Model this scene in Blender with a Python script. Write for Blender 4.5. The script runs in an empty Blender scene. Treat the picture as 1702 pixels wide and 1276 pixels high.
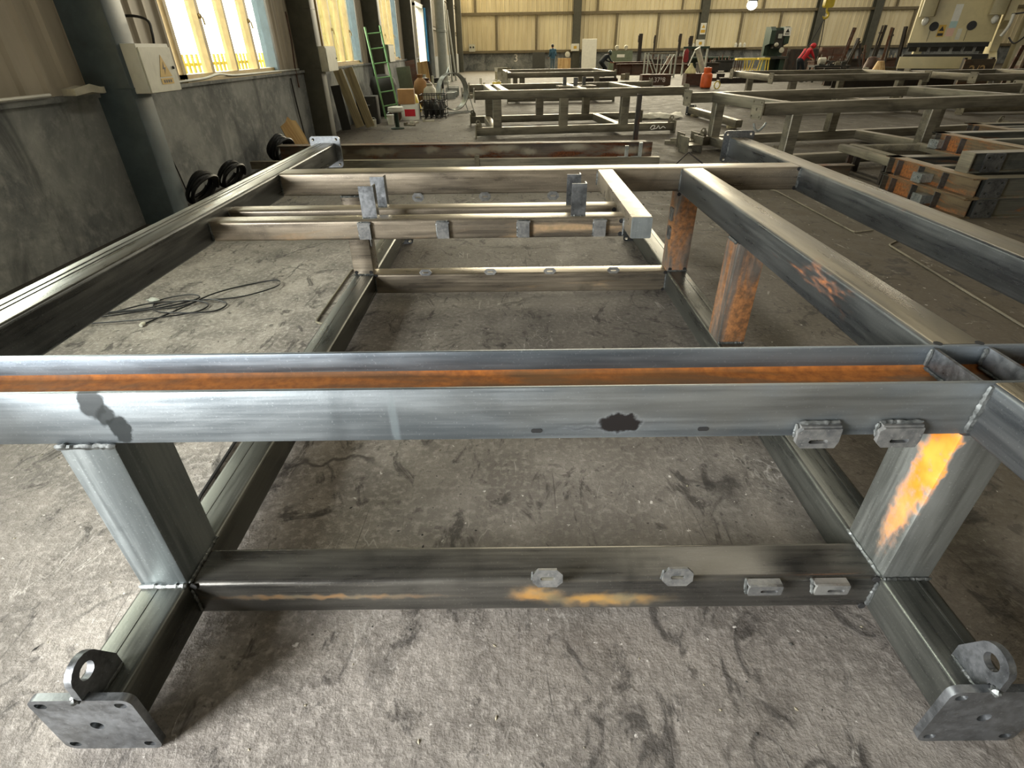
import bpy, bmesh, math, random
from mathutils import Vector, Matrix, geometry
random.seed(7)
R = math.radians
sc = bpy.context.scene
col = sc.collection

# ------------------------------------------------------------------ camera
CAMH = 1.6
fw = Vector((-0.00419039, 0.84384793, -0.53656603))
rt = Vector((0.99992243, -0.00275768, -0.01214599))
up = Vector((0.01172905, 0.53657531, 0.84377092))
cam_data = bpy.data.cameras.new('camera')
cam = bpy.data.objects.new('camera', cam_data)
col.objects.link(cam)
M3 = Matrix((rt, up, -fw)).transposed()
cam.matrix_world = Matrix.Translation((0, 0, CAMH)) @ M3.to_4x4()
cam_data.sensor_fit = 'HORIZONTAL'
cam_data.sensor_width = 36
cam_data.lens = 36 * 879.175 / 1702
cam_data.clip_start = 0.02
cam_data.clip_end = 400
sc.camera = cam

# ------------------------------------------------------------------ world, lights, exposure
sc.view_settings.view_transform = 'Standard'
sc.view_settings.look = 'None'
sc.view_settings.gamma = 1
sc.view_settings.use_curve_mapping = False
sc.view_settings.exposure = 0.15

sc.cycles.max_bounces = 6
sc.cycles.diffuse_bounces = 4
sc.cycles.glossy_bounces = 3
sc.cycles.transmission_bounces = 3
sc.cycles.transparent_max_bounces = 8
sc.cycles.volume_bounces = 0

world = bpy.data.worlds.new('overcast_sky')
sc.world = world
world.use_nodes = True
wn = world.node_tree.nodes
bg = wn['Background']
bg.inputs[0].default_value = (1.0, 0.98, 0.92, 1)
bg.inputs[1].default_value = 9.0


def area(name, loc, rot, sx, sy, power, color=(1, 1, 1)):
    l = bpy.data.lights.new(name, 'AREA')
    l.shape = 'RECTANGLE'
    l.size = sx
    l.size_y = sy
    l.energy = power
    l.color = color
    o = bpy.data.objects.new(name, l)
    o.location = loc
    o.rotation_euler = rot
    col.objects.link(o)
    return o


# daylight through the open goods door in the left wall, just behind the camera's left shoulder
area('door_daylight', (-4.2, -1.85, 1.7), (0, R(-90), 0), 2.5, 2.8, 1250, (0.98, 0.99, 1.0))
# daylight through the near left window (out of frame, left edge)
area('window_daylight', (-4.22, 3.15, 2.45), (0, R(-90), 0), 2.2, 3.0, 150, (0.97, 1.0, 0.98))
# added warm light high on the back wall, for cream beam-top reflections
area('high_back_fill', (7.0, 50.6, 7.4), (R(-90), 0, 0), 24.0, 3.6, 9000, (1.0, 0.90, 0.66))
# translucent roof strips; the short near one is added to lift the left wall
for sx_, y0_, y1_, sp_ in ((1.0, 14.0, 48.0, 700), (5.0, 3.0, 14.0, 330), (12.0, 22.0, 48.0, 850), (23.0, 26.0, 48.0, 1000), (34.0, 30.0, 48.0, 600)):
    area('rooflight', (sx_, (y0_ + y1_) / 2, 9.6), (0, 0, 0), 1.6, y1_ - y0_, sp_, (1.0, 0.93, 0.78))


# ------------------------------------------------------------------ mesh builder
class MB:
    def __init__(s, off=(0, 0, 0)):
        s.v = []
        s.f = []
        s.m = []
        s.off = Vector(off)

    def add(s, vs, fs, mi=0, mat=None):
        n = len(s.v)
        for p in vs:
            p = Vector(p)
            if mat is not None:
                p = mat @ p
            s.v.append(tuple(p - s.off))
        for f in fs:
            s.f.append(tuple(i + n for i in f))
            s.m.append(mi)
        return s

    def box(s, x0, x1, y0, y1, z0, z1, mi=0, mat=None):
        vs = [(x, y, z) for z in (z0, z1) for y in (y0, y1) for x in (x0, x1)]
        fs = [(0, 2, 3, 1), (4, 5, 7, 6), (0, 1, 5, 4), (2, 6, 7, 3), (0, 4, 6, 2), (1, 3, 7, 5)]
        return s.add(vs, fs, mi, mat)

    def prof(s, axis, a0, a1, pts, mi=0, mat=None, caps=True, faces_mi=None):
        """extrude closed 2D profile pts (b,c) along axis"""
        n = len(pts)
        area2 = sum(pts[i][0] * pts[(i + 1) % n][1] - pts[(i + 1) % n][0] * pts[i][1] for i in range(n))
        if area2 < 0:
            pts = pts[::-1]
        def P(a, b, c):
            return (a, b, c) if axis == 'x' else ((b, a, c) if axis == 'y' else (b, c, a))
        vs = [P(a0, *p) for p in pts] + [P(a1, *p) for p in pts]
        flip = (axis == 'y')
        fs = []
        for i in range(n):
            j = (i + 1) % n
            f = (i, j, j + n, i + n)
            fs.append(f[::-1] if flip else f)
        s.add(vs, fs, mi, mat)
        if caps:
            tri = geometry.tessellate_polygon([[Vector((p[0], p[1], 0)) for p in pts]])
            f0, f1 = [], []
            for t in tri:
                a, b, c = t
                cr = (pts[b][0] - pts[a][0]) * (pts[c][1] - pts[a][1]) - (pts[c][0] - pts[a][0]) * (pts[b][1] - pts[a][1])
                if cr < 0:
                    a, b, c = a, c, b
                f0.append((a, c, b) if not flip else (a, b, c))
                f1.append((a + n, b + n, c + n) if not flip else (a + n, c + n, b + n))
            s.add(vs, f0 + f1, mi, mat)
        return s

    def plate(s, axis, a0, a1, outer, holes=(), mi=0, mat=None):
        """flat plate with holes; outer/holes are (b,c) loops; extruded a0..a1 along axis"""
        def P(a, b, c):
            return (a, b, c) if axis == 'x' else ((b, a, c) if axis == 'y' else (b, c, a))
        loops = [outer] + list(holes)
        flat = [p for l in loops for p in l]
        n = len(flat)
        tri = geometry.tessellate_polygon([[Vector((p[0], p[1], 0)) for p in l] for l in loops])
        vs = [P(a0, *p) for p in flat] + [P(a1, *p) for p in flat]
        fs = []
        flip = (axis == 'y')
        for t in tri:
            a, b, c = t
            cr = (flat[b][0] - flat[a][0]) * (flat[c][1] - flat[a][1]) - (flat[c][0] - flat[a][0]) * (flat[b][1] - flat[a][1])
            if cr < 0:
                b, c = c, b
            fs.append((a, c, b) if not flip else (a, b, c))
            fs.append((a + n, b + n, c + n) if not flip else (a + n, c + n, b + n))
        k = 0
        for li, l in enumerate(loops):
            ar = sum(l[i][0] * l[(i + 1) % len(l)][1] - l[(i + 1) % len(l)][0] * l[i][1] for i in range(len(l)))
            rev = (ar < 0) != (li > 0)
            for i in range(len(l)):
                j = (i + 1) % len(l)
                f = (k + i, k + j, k + j + n, k + i + n)
                if rev:
                    f = f[::-1]
                fs.append(f[::-1] if flip else f)
            k += len(l)
        return s.add(vs, fs, mi, mat)

    def rtube(s, axis, a0, a1, b0, b1, c0, c1, r=0.012, seg=3, mi=0, mat=None):
        return s.prof(axis, a0, a1, rrect(b0, b1, c0, c1, r, seg), mi, mat)

    def ibeam(s, axis, a0, a1, b0, b1, c0, c1, tf=.011, tw=.008, lying=False, mi=0, mat=None):
        """upright: flanges horizontal; lying: flanges vertical"""
        if not lying:
            m = (b0 + b1) / 2
            pts = [(b0, c0), (b1, c0), (b1, c0 + tf), (m + tw / 2, c0 + tf), (m + tw / 2, c1 - tf), (b1, c1 - tf), (b1, c1), (b0, c1), (b0, c1 - tf), (m - tw / 2, c1 - tf), (m - tw / 2, c0 + tf), (b0, c0 + tf)]
        else:
            m = (c0 + c1) / 2
            pts = [(b0, c0), (b0 + tf, c0), (b0 + tf, m - tw / 2), (b1 - tf, m - tw / 2), (b1 - tf, c0), (b1, c0), (b1, c1), (b1 - tf, c1), (b1 - tf, m + tw / 2), (b0 + tf, m + tw / 2), (b0 + tf, c1), (b0, c1)]
        return s.prof(axis, a0, a1, pts, mi, mat)

    def channel(s, axis, a0, a1, b0, b1, c0, c1, t=.008, mi=0, mat=None):
        pts = [(b0, c0), (b1, c0), (b1, c0 + t), (b0 + t, c0 + t), (b0 + t, c1 - t), (b1, c1 - t), (b1, c1), (b0, c1)]
        return s.prof(axis, a0, a1, pts, mi, mat)

    def angle(s, axis, a0, a1, b0, b1, c0, c1, t=.006, mi=0, mat=None):
        pts = [(b0, c0), (b1, c0), (b1, c0 + t), (b0 + t, c0 + t), (b0 + t, c1), (b0, c1)]
        return s.prof(axis, a0, a1, pts, mi, mat)

    def tube(s, pts, r, n=8, mi=0, caps=True, mat=None, closed=False):
        """round tube along polyline; r number or list"""
        pts = [Vector(p) for p in pts]
        N = len(pts)
        rr = r if isinstance(r, (list, tuple)) else [r] * N
        rings = []
        prev = None
        for i in range(N):
            if closed:
                d = pts[(i + 1) % N] - pts[i - 1]
            else:
                d = pts[min(i + 1, N - 1)] - pts[max(i - 1, 0)]
            if d.length < 1e-9:
                d = Vector((0, 0, 1))
            d.normalize()
            if prev is None:
                a = d.orthogonal().normalized()
            else:
                a = prev - d * prev.dot(d)
                if a.length < 1e-6:
                    a = d.orthogonal()
                a.normalize()
            prev = a
            b = d.cross(a)
            rings.append([pts[i] + (a * math.cos(2 * math.pi * k / n) + b * math.sin(2 * math.pi * k / n)) * rr[i] for k in range(n)])
        vs = [p for ring in rings for p in ring]
        fs = []
        for i in range(N if closed else N - 1):
            i2 = (i + 1) % N
            for k in range(n):
                k2 = (k + 1) % n
                fs.append((i * n + k, i * n + k2, i2 * n + k2, i2 * n + k))
        if caps and not closed:
            fs.append(tuple(range(n))[::-1])
            fs.append(tuple((N - 1) * n + k for k in range(n)))
        return s.add(vs, fs, mi, mat)

    def lathe(s, c, prof, n=16, mi=0, mat=None, axis='z'):
        vs, fs = [], []
        for (r, h) in prof:
            for k in range(n):
                a = 2 * math.pi * k / n
                p = (r * math.cos(a), r * math.sin(a), h)
                if axis == 'x':
                    p = (p[2], p[0], p[1])
                elif axis == 'y':
                    p = (p[1], p[2], p[0])
                vs.append((c[0] + p[0], c[1] + p[1], c[2] + p[2]))
        for i in range(len(prof) - 1):
            for k in range(n):
                k2 = (k + 1) % n
                fs.append((i * n + k, i * n + k2, (i + 1) * n + k2, (i + 1) * n + k))
        fs.append(tuple(range(n))[::-1])
        fs.append(tuple((len(prof) - 1) * n + k for k in range(n)))
        return s.add(vs, fs, mi, mat)

    def ball(s, c, rx, ry=None, rz=None, n=10, m=7, jit=0, mi=0, mat=None):
        ry = rx if ry is None else ry
        rz = rx if rz is None else rz
        vs = [(c[0], c[1], c[2] - rz)]
        for i in range(1, m):
            t = math.pi * i / m
            for k in range(n):
                a = 2 * math.pi * k / n
                q = 1 + random.uniform(-jit, jit)
                vs.append((c[0] + rx * q * math.sin(t) * math.cos(a), c[1] + ry * q * math.sin(t) * math.sin(a), c[2] - rz * q * math.cos(t)))
        vs.append((c[0], c[1], c[2] + rz))
        fs = []
        for k in range(n):
            fs.append((0, 1 + (k + 1) % n, 1 + k))
        for i in range(m - 2):
            for k in range(n):
                k2 = (k + 1) % n
                fs.append((1 + i * n + k, 1 + i * n + k2, 1 + (i + 1) * n + k2, 1 + (i + 1) * n + k))
        L = len(vs) - 1
        b = 1 + (m - 2) * n
        for k in range(n):
            fs.append((b + k, b + (k + 1) % n, L))
        return s.add(vs, fs, mi, mat)

    def bead(s, p0, p1, r=.006, n=6):
        p0, p1 = Vector(p0), Vector(p1)
        L = (p1 - p0).length
        k = max(4, int(L / (r * 0.9)))
        pts, rr = [], []
        for i in range(k + 1):
            q = p0.lerp(p1, i / k) + Vector([random.uniform(-1, 1) * r * .16 for _ in range(3)])
            pts.append(q)
            rr.append(r * random.uniform(.75, 1.15) * (.55 if i in (0, k) else 1))
        return s.tube(pts, rr, n)

    def build(s, name, mats, parent=None, smooth=30):
        me = bpy.data.meshes.new(name)
        me.from_pydata(s.v, [], s.f)
        if not isinstance(mats, (list, tuple)):
            mats = [mats]
        for m in mats:
            me.materials.append(m)
        if len(mats) > 1:
            me.polygons.foreach_set('material_index', s.m)
        me.update()
        if smooth:
            me.polygons.foreach_set('use_smooth', [True] * len(me.polygons))
            me.set_sharp_from_angle(angle=R(smooth))
        o = bpy.data.objects.new(name, me)
        col.objects.link(o)
        if parent is not None:
            o.parent = parent
        return o


def rrect(b0, b1, c0, c1, r, seg=3):
    pts = []
    for (cx, cy, a0) in ((b1 - r, c1 - r, 0), (b0 + r, c1 - r, 90), (b0 + r, c0 + r, 180), (b1 - r, c0 + r, 270)):
        for i in range(seg + 1):
            a = R(a0 + 90 * i / seg)
            pts.append((cx + r * math.cos(a), cy + r * math.sin(a)))
    return pts


def circ(b, c, r, n=14):
    return [(b + r * math.cos(2 * math.pi * i / n), c + r * math.sin(2 * math.pi * i / n)) for i in range(n)]


def slot(b, c, hw, hh, n=4):
    """horizontal slot, half width hw, half height hh"""
    return rrect(b - hw, b + hw, c - hh, c + hh, min(hw, hh) * .96, n)


def thing(name, label, cat, loc=(0, 0, 0), rotz=0, group=None):
    o = bpy.data.objects.new(name, None)
    col.objects.link(o)
    o.location = loc
    o.rotation_euler = (0, 0, rotz)
    o.empty_display_size = .1
    o['label'] = label
    o['category'] = cat
    if group:
        o['group'] = group
    return o


def tag(o, label, cat, group=None, kind=None):
    o['label'] = label
    o['category'] = cat
    if group:
        o['group'] = group
    if kind:
        o['kind'] = kind
    return o


def struct(o, label=None):
    o['kind'] = 'structure'
    if label:
        o['label'] = label
    return o


def place(o, loc, rotz=0):
    o.location = loc
    o.rotation_euler = (0, 0, rotz)
    return o


# ------------------------------------------------------------------ materials
def nodes_of(name):
    m = bpy.data.materials.new(name)
    m.use_nodes = True
    nt = m.node_tree
    return m, nt, nt.nodes, nt.links, nt.nodes['Principled BSDF']


def S(nt, sock, val):
    if hasattr(val, 'is_linked') or isinstance(val, bpy.types.NodeSocket):
        nt.links.new(val, sock)
    else:
        sock.default_value = val


def c4(c):
    return (c[0], c[1], c[2], 1)


def hexc(h):
    h = h.lstrip('#')
    return tuple(((int(h[i:i + 2], 16) / 255 + .055) / 1.055) ** 2.4 if int(h[i:i + 2], 16) > 10 else int(h[i:i + 2], 16) / 255 / 12.92 for i in (0, 2, 4))


def n_coord(nt, scale=(1, 1, 1), loc=(0, 0, 0), rot=(0, 0, 0)):
    tc = nt.nodes.new('ShaderNodeTexCoord')
    mp = nt.nodes.new('ShaderNodeMapping')
    nt.links.new(tc.outputs['Object'], mp.inputs['Vector'])
    mp.inputs['Scale'].default_value = scale
    mp.inputs['Location'].default_value = loc
    mp.inputs['Rotation'].default_value = rot
    return mp.outputs['Vector']


def n_noise(nt, vec, scale, detail=4, rough=.55, dist=0):
    n = nt.nodes.new('ShaderNodeTexNoise')
    nt.links.new(vec, n.inputs['Vector'])
    n.inputs['Scale'].default_value = scale
    n.inputs['Detail'].default_value = detail
    n.inputs['Roughness'].default_value = rough
    n.inputs['Distortion'].default_value = dist
    return n.outputs['Fac']


def n_map(nt, val, f0, f1, t0=0, t1=1, smooth=True):
    n = nt.nodes.new('ShaderNodeMapRange')
    n.interpolation_type = 'SMOOTHSTEP' if smooth else 'LINEAR'
    S(nt, n.inputs['Value'], val)
    for k, v in (('From Min', f0), ('From Max', f1), ('To Min', t0), ('To Max', t1)):
        n.inputs[k].default_value = v
    return n.outputs['Result']


def n_mix(nt, fac, a, b, mode='MIX'):
    n = nt.nodes.new('ShaderNodeMix')
    n.data_type = 'RGBA'
    n.blend_type = mode
    S(nt, n.inputs[0], fac)
    S(nt, n.inputs[6], c4(a) if isinstance(a, tuple) and len(a) == 3 else a)
    S(nt, n.inputs[7], c4(b) if isinstance(b, tuple) and len(b) == 3 else b)
    return n.outputs[2]


def n_math(nt, op, a, b=0.0):
    n = nt.nodes.new('ShaderNodeMath')
    n.operation = op
    S(nt, n.inputs[0], a)
    S(nt, n.inputs[1], b)
    return n.outputs[0]


def n_bump(nt, h, strength, dist=.01, normal=None):
    n = nt.nodes.new('ShaderNodeBump')
    S(nt, n.inputs['Height'], h)
    n.inputs['Strength'].default_value = strength
    n.inputs['Distance'].default_value = dist
    if normal is not None:
        nt.links.new(normal, n.inputs['Normal'])
    return n.outputs['Normal']


def n_blob(nt, center, radii, amp=.03, nscale=20, soft=.35, rot=(0, 0, 0)):
    """ragged patch of dirt/rust at a place on the object"""
    tc = nt.nodes.new('ShaderNodeTexCoord')
    nz = nt.nodes.new('ShaderNodeTexNoise')
    nt.links.new(tc.outputs['Object'], nz.inputs['Vector'])
    nz.inputs['Scale'].default_value = nscale
    nz.inputs['Detail'].default_value = 4
    sub = nt.nodes.new('ShaderNodeVectorMath')
    sub.operation = 'SUBTRACT'
    nt.links.new(nz.outputs['Color'], sub.inputs[0])
    sub.inputs[1].default_value = (.5, .5, .5)
    scl = nt.nodes.new('ShaderNodeVectorMath')
    scl.operation = 'SCALE'
    nt.links.new(sub.outputs[0], scl.inputs[0])
    scl.inputs['Scale'].default_value = amp * 2
    add = nt.nodes.new('ShaderNodeVectorMath')
    nt.links.new(tc.outputs['Object'], add.inputs[0])
    nt.links.new(scl.outputs[0], add.inputs[1])
    s2 = nt.nodes.new('ShaderNodeVectorMath')
    s2.operation = 'SUBTRACT'
    nt.links.new(add.outputs[0], s2.inputs[0])
    s2.inputs[1].default_value = center
    vr = nt.nodes.new('ShaderNodeVectorRotate')
    vr.rotation_type = 'EULER_XYZ'
    nt.links.new(s2.outputs[0], vr.inputs['Vector'])
    vr.inputs['Rotation'].default_value = rot
    dv = nt.nodes.new('ShaderNodeVectorMath')
    dv.operation = 'DIVIDE'
    nt.links.new(vr.outputs[0], dv.inputs[0])
    dv.inputs[1].default_value = radii
    ln = nt.nodes.new('ShaderNodeVectorMath')
    ln.operation = 'LENGTH'
    nt.links.new(dv.outputs[0], ln.inputs[0])
    return n_map(nt, ln.outputs['Value'], 1 - soft, 1 + soft, 1, 0)


def steel(name, a, b, axis='x', rust=0.0, rustc=('#6b4226', '#9a5a24'), rough=.42, metal=.55, seed=0.0, bump=.12, blobs=(), dust_sheen=0.0):
    m, nt, N, L, P = nodes_of(name)
    st = {'x': (.22, 1, 1), 'y': (1, .22, 1), 'z': (1, 1, .22), 'n': (1, 1, 1)}[axis]
    v = n_coord(nt, st, (seed, seed * 1.7, seed * .6))
    n1 = n_noise(nt, v, 7, 4, .62, .3)
    st2 = {'x': (.03, 1, 1), 'y': (1, .03, 1), 'z': (1, 1, .03), 'n': (1, 1, 1)}[axis]
    v2 = n_coord(nt, st2, (seed * 2, 0, seed))
    n2 = n_noise(nt, v2, 55, 3, .6)
    vo = n_coord(nt, (1, 1, 1), (seed, 3 + seed, 0))
    n3 = n_noise(nt, vo, 2.3, 4, .6, .5)
    n4 = n_noise(nt, vo, 140, 2, .65)
    f = n_math(nt, 'ADD', n_math(nt, 'MULTIPLY', n1, .6), n_math(nt, 'MULTIPLY', n2, .4))
    c = n_mix(nt, n_map(nt, f, .36, .64), a, b)
    dark = tuple(x * .45 for x in a)
    c = n_mix(nt, n_map(nt, n3, .56, .74, 0, .55), c, dark)
    c = n_mix(nt, n_map(nt, n4, .60, .78, 0, .5), c, tuple(min(1, x * 1.6 + .02) for x in b))
    rmask = None
    if rust > 0:
        n5 = n_noise(nt, n_coord(nt, st, (9 + seed, 1, 4)), 4.5, 4, .68, .6)
        rmask = n_map(nt, n5, .66 - rust * .4, .78 - rust * .34)
        n6 = n_noise(nt, vo, 38, 4, .65)
        rc = n_mix(nt, n_map(nt, n6, .3, .7), hexc(rustc[0]), hexc(rustc[1]))
        c = n_mix(nt, rmask, c, rc)
    rr = n_map(nt, f, .3, .7, rough - .1, rough + .14)
    mt = metal
    if dust_sheen:                                   # dusty scuffs plus warm rooflight sheen, painted tan on level faces
        geo = N.new('ShaderNodeNewGeometry')
        sp = N.new('ShaderNodeSeparateXYZ')
        L.new(geo.outputs['True Normal'], sp.inputs[0])
        dk = n_math(nt, 'MULTIPLY', n_map(nt, sp.outputs['Z'], .75, .97), n_map(nt, n_noise(nt, v, 9, 5, .65, .4), .25, .75, dust_sheen * .45, dust_sheen))
        c = n_mix(nt, dk, c, hexc('#a89b7e'))
    if rmask is not None:
        mt = n_map(nt, rmask, 0, 1, metal, .05)
        rr = n_math(nt, 'ADD', rr, n_math(nt, 'MULTIPLY', rmask, .25))
    for bl in blobs:
        k = n_blob(nt, bl['c'], bl['r'], bl.get('amp', .03), bl.get('ns', 20), bl.get('soft', .3), bl.get('rot', (0, 0, 0)))
        bc = bl['col']
        if 'col2' in bl:
            bc = n_mix(nt, n_map(nt, n_noise(nt, vo, 12, 3, .5), .3, .7), bl['col'], bl['col2'])
        kk = n_math(nt, 'MULTIPLY', k, bl.get('op', 1.0))
        c = n_mix(nt, kk, c, bc)
        if not bl.get('keepmetal'):
            inv = n_math(nt, 'SUBTRACT', 1.0, kk)
            mt = n_math(nt, 'MULTIPLY', mt, inv)
    if blobs:
        S(nt, P.inputs['Specular IOR Level'], n_map(nt, mt, 0, metal, .08, .5))
    L.new(c, P.inputs['Base Color'])
    S(nt, P.inputs['Metallic'], mt)
    L.new(rr, P.inputs['Roughness'])
    if bump:
        L.new(n_bump(nt, n4, bump, .002), P.inputs['Normal'])
    return m


def paint(name, c, rough=.5, var=.15, dirt=.3, dirtc=(.05, .045, .035), metal=0.0, nscale=6, bump=.05):
    m, nt, N, L, P = nodes_of(name)
    v = n_coord(nt)
    n1 = n_noise(nt, v, nscale, 6, .62, .3)
    cc = n_mix(nt, n_map(nt, n1, .3, .7), tuple(x * (1 - var) for x in c), tuple(min(1, x * (1 + var)) for x in c))
    n2 = n_noise(nt, v, nscale * .45 + 1, 7, .66, .8)
    cc = n_mix(nt, n_map(nt, n2, .52, .78, 0, dirt), cc, dirtc)
    L.new(cc, P.inputs['Base Color'])
    P.inputs['Roughness'].default_value = rough
    P.inputs['Metallic'].default_value = metal
    if bump:
        L.new(n_bump(nt, n_noise(nt, v, nscale * 12, 3), bump, .004), P.inputs['Normal'])
    return m


def flat(name, c, rough=.5, metal=0.0):
    m, nt, N, L, P = nodes_of(name)
    v = n_coord(nt)
    cc = n_mix(nt, n_noise(nt, v, 18, 3), tuple(x * .9 for x in c), tuple(min(1, x * 1.08) for x in c))
    L.new(cc, P.inputs['Base Color'])
    P.inputs['Roughness'].default_value = rough
    P.inputs['Metallic'].default_value = metal
    return m


def wood(name, a, b, axis='z', scale=14):
    m, nt, N, L, P = nodes_of(name)
    st = {'x': (.08, 1, 1), 'y': (1, .08, 1), 'z': (1, 1, .08)}[axis]
    v = n_coord(nt, st)
    n1 = n_noise(nt, v, scale, 5, .6, .8)
    c = n_mix(nt, n_map(nt, n1, .3, .7), a, b)
    n2 = n_noise(nt, n_coord(nt), 3, 5, .6, .4)
    c = n_mix(nt, n_map(nt, n2, .55, .75, 0, .5), c, tuple(x * .5 for x in a))
    L.new(c, P.inputs['Base Color'])
    P.inputs['Roughness'].default_value = .7
    L.new(n_bump(nt, n1, .2, .004), P.inputs['Normal'])
    return m


def mat_floor():
    m, nt, N, L, P = nodes_of('rough_concrete_floor')
    v = n_coord(nt)
    big = n_noise(nt, v, .45, 5, .6, .6)
    mid = n_noise(nt, v, 3.2, 5, .66, .4)
    fine = n_noise(nt, v, 34, 4, .6)
    grit = n_noise(nt, v, 120, 3, .6)
    c = n_mix(nt, n_map(nt, mid, .3, .72), hexc('#65605a'), hexc('#979188'))
    c = n_mix(nt, n_map(nt, fine, .46, .68, 0, .5), c, hexc('#b5afa6'))
    c = n_mix(nt, n_map(nt, grit, .54, .7, 0, .5), c, hexc('#4a4541'))
    # oily traffic grime: big ragged patches, then tone shifts along x and y
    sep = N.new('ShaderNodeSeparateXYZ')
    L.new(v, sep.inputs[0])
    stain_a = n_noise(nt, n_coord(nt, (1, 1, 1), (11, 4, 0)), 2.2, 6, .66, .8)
    gr = n_map(nt, big, .42, .66, 0, .62)
    c = n_mix(nt, gr, c, hexc('#55504a'))
    dark_x = n_map(nt, n_math(nt, 'ADD', sep.outputs['X'], n_math(nt, 'MULTIPLY', stain_a, 1.5)), -.4, 1.3, 0, .5)  # darker towards the right, ragged edge
    c = n_mix(nt, dark_x, c, hexc('#4f4a45'))
    side = n_map(nt, n_math(nt, 'ADD', sep.outputs['X'], n_math(nt, 'MULTIPLY', big, 1.6)), 1.6, 3.6, 0, .75)  # browner on the right: window light falloff painted in, plus some dirt
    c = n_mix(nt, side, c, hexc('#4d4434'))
    soot = n_map(nt, n_math(nt, 'ADD', sep.outputs['X'], n_math(nt, 'MULTIPLY', mid, .8)), -3.5, -2.7, .85, 0)
    c = n_mix(nt, soot, c, hexc('#2b2a28'))
    deep = n_map(nt, n_math(nt, 'ADD', sep.outputs['Y'], n_math(nt, 'MULTIPLY', big, 3)), 4.5, 9.5, 0, .62)  # browner with depth: some dirt, plus dimmer light put into the colour
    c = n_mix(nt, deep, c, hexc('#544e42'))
    far_ = n_map(nt, n_math(nt, 'ADD', sep.outputs['Y'], n_math(nt, 'MULTIPLY', mid, 4)), 22, 32, 0, .75)  # far floor painted darker to offset the strong rooflight
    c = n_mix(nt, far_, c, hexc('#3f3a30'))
    stain = n_noise(nt, n_coord(nt, (1, .55, 1), (4, 2, 0)), 5.5, 5, .7, 1.4)
    st = n_map(nt, stain, .545, .67, 0, .78)
    c = n_mix(nt, st, c, hexc('#2f2c29'))
    # long tool scores and trowel lines
    sv = n_noise(nt, n_coord(nt, (1, .10, 1), (1, 0, 0), (0, 0, R(6))), 3.4, 3, .5, .15)
    wl = n_map(nt, n_math(nt, 'ABSOLUTE', n_math(nt, 'SUBTRACT', sv, .5)), .0, .006, 1, 0)
    wl = n_math(nt, 'MULTIPLY', wl, n_map(nt, n_noise(nt, v, 1.7, 5), .5, .62))
    c = n_mix(nt, n_math(nt, 'MULTIPLY', wl, .7), c, hexc('#33302c'))
    # pale scraped ridges beside them
    rv = n_noise(nt, n_coord(nt, (1, .25, 1), (5, 3, 0), (0, 0, R(-12))), 6.0, 3, .6, .6)
    rd = n_map(nt, n_math(nt, 'ABSOLUTE', n_math(nt, 'SUBTRACT', rv, .5)), .0, .010, .8, 0)
    rd = n_math(nt, 'MULTIPLY', rd, n_map(nt, n_noise(nt, v, 2.6, 4), .52, .64))
    c = n_mix(nt, n_math(nt, 'MULTIPLY', rd, .45), c, hexc('#c4c0b7'))
    pit = n_noise(nt, n_coord(nt, (1, 1, 1), (2, 9, 0)), 11, 4, .7, .3)
    pm_ = n_map(nt, pit, .60, .68, 0, .6)
    c = n_mix(nt, pm_, c, hexc('#3d3935'))
    vo = N.new('ShaderNodeTexVoronoi')
    vo.feature = 'DISTANCE_TO_EDGE'
    wob = N.new('ShaderNodeVectorMath')
    nz = N.new('ShaderNodeTexNoise')
    L.new(v, nz.inputs['Vector'])
    nz.inputs['Scale'].default_value = 3
    nz.inputs['Detail'].default_value = 5
    sc_ = N.new('ShaderNodeVectorMath')
    sc_.operation = 'SCALE'
    L.new(nz.outputs['Color'], sc_.inputs[0])
    sc_.inputs['Scale'].default_value = .55
    L.new(v, wob.inputs[0])
    L.new(sc_.outputs[0], wob.inputs[1])
    L.new(wob.outputs[0], vo.inputs['Vector'])
    vo.inputs['Scale'].default_value = .8
    cr = n_map(nt, vo.outputs['Distance'], .003, .018, 1, 0)
    cr = n_math(nt, 'MULTIPLY', cr, n_map(nt, n_noise(nt, v, 1.3, 4), .48, .6))
    c = n_mix(nt, n_math(nt, 'MULTIPLY', cr, .7), c, hexc('#2d2a27'))
    spk = n_noise(nt, n_coord(nt, (1, 1, 1), (7, 7, 0)), 26, 3, .55)
    c = n_mix(nt, n_map(nt, spk, .69, .74, 0, .65), c, hexc('#d2cec6'))
    c = n_mix(nt, n_map(nt, spk, .24, .29, .8, 0), c, hexc('#2a2826'))
    L.new(c, P.inputs['Base Color'])
    L.new(n_map(nt, mid, .3, .7, .62, .85), P.inputs['Roughness'])
    P.inputs['Specular IOR Level'].default_value = .3
    hgt = n_math(nt, 'ADD', n_math(nt, 'MULTIPLY', fine, .011), n_math(nt, 'MULTIPLY', grit, .004))
    bm_ = n_noise(nt, v, 5.5, 2, .5)
    hgt = n_math(nt, 'ADD', hgt, n_math(nt, 'MULTIPLY', bm_, .012))
    L.new(n_bump(nt, hgt, .42, 1.0), P.inputs['Normal'])
    return m


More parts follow.
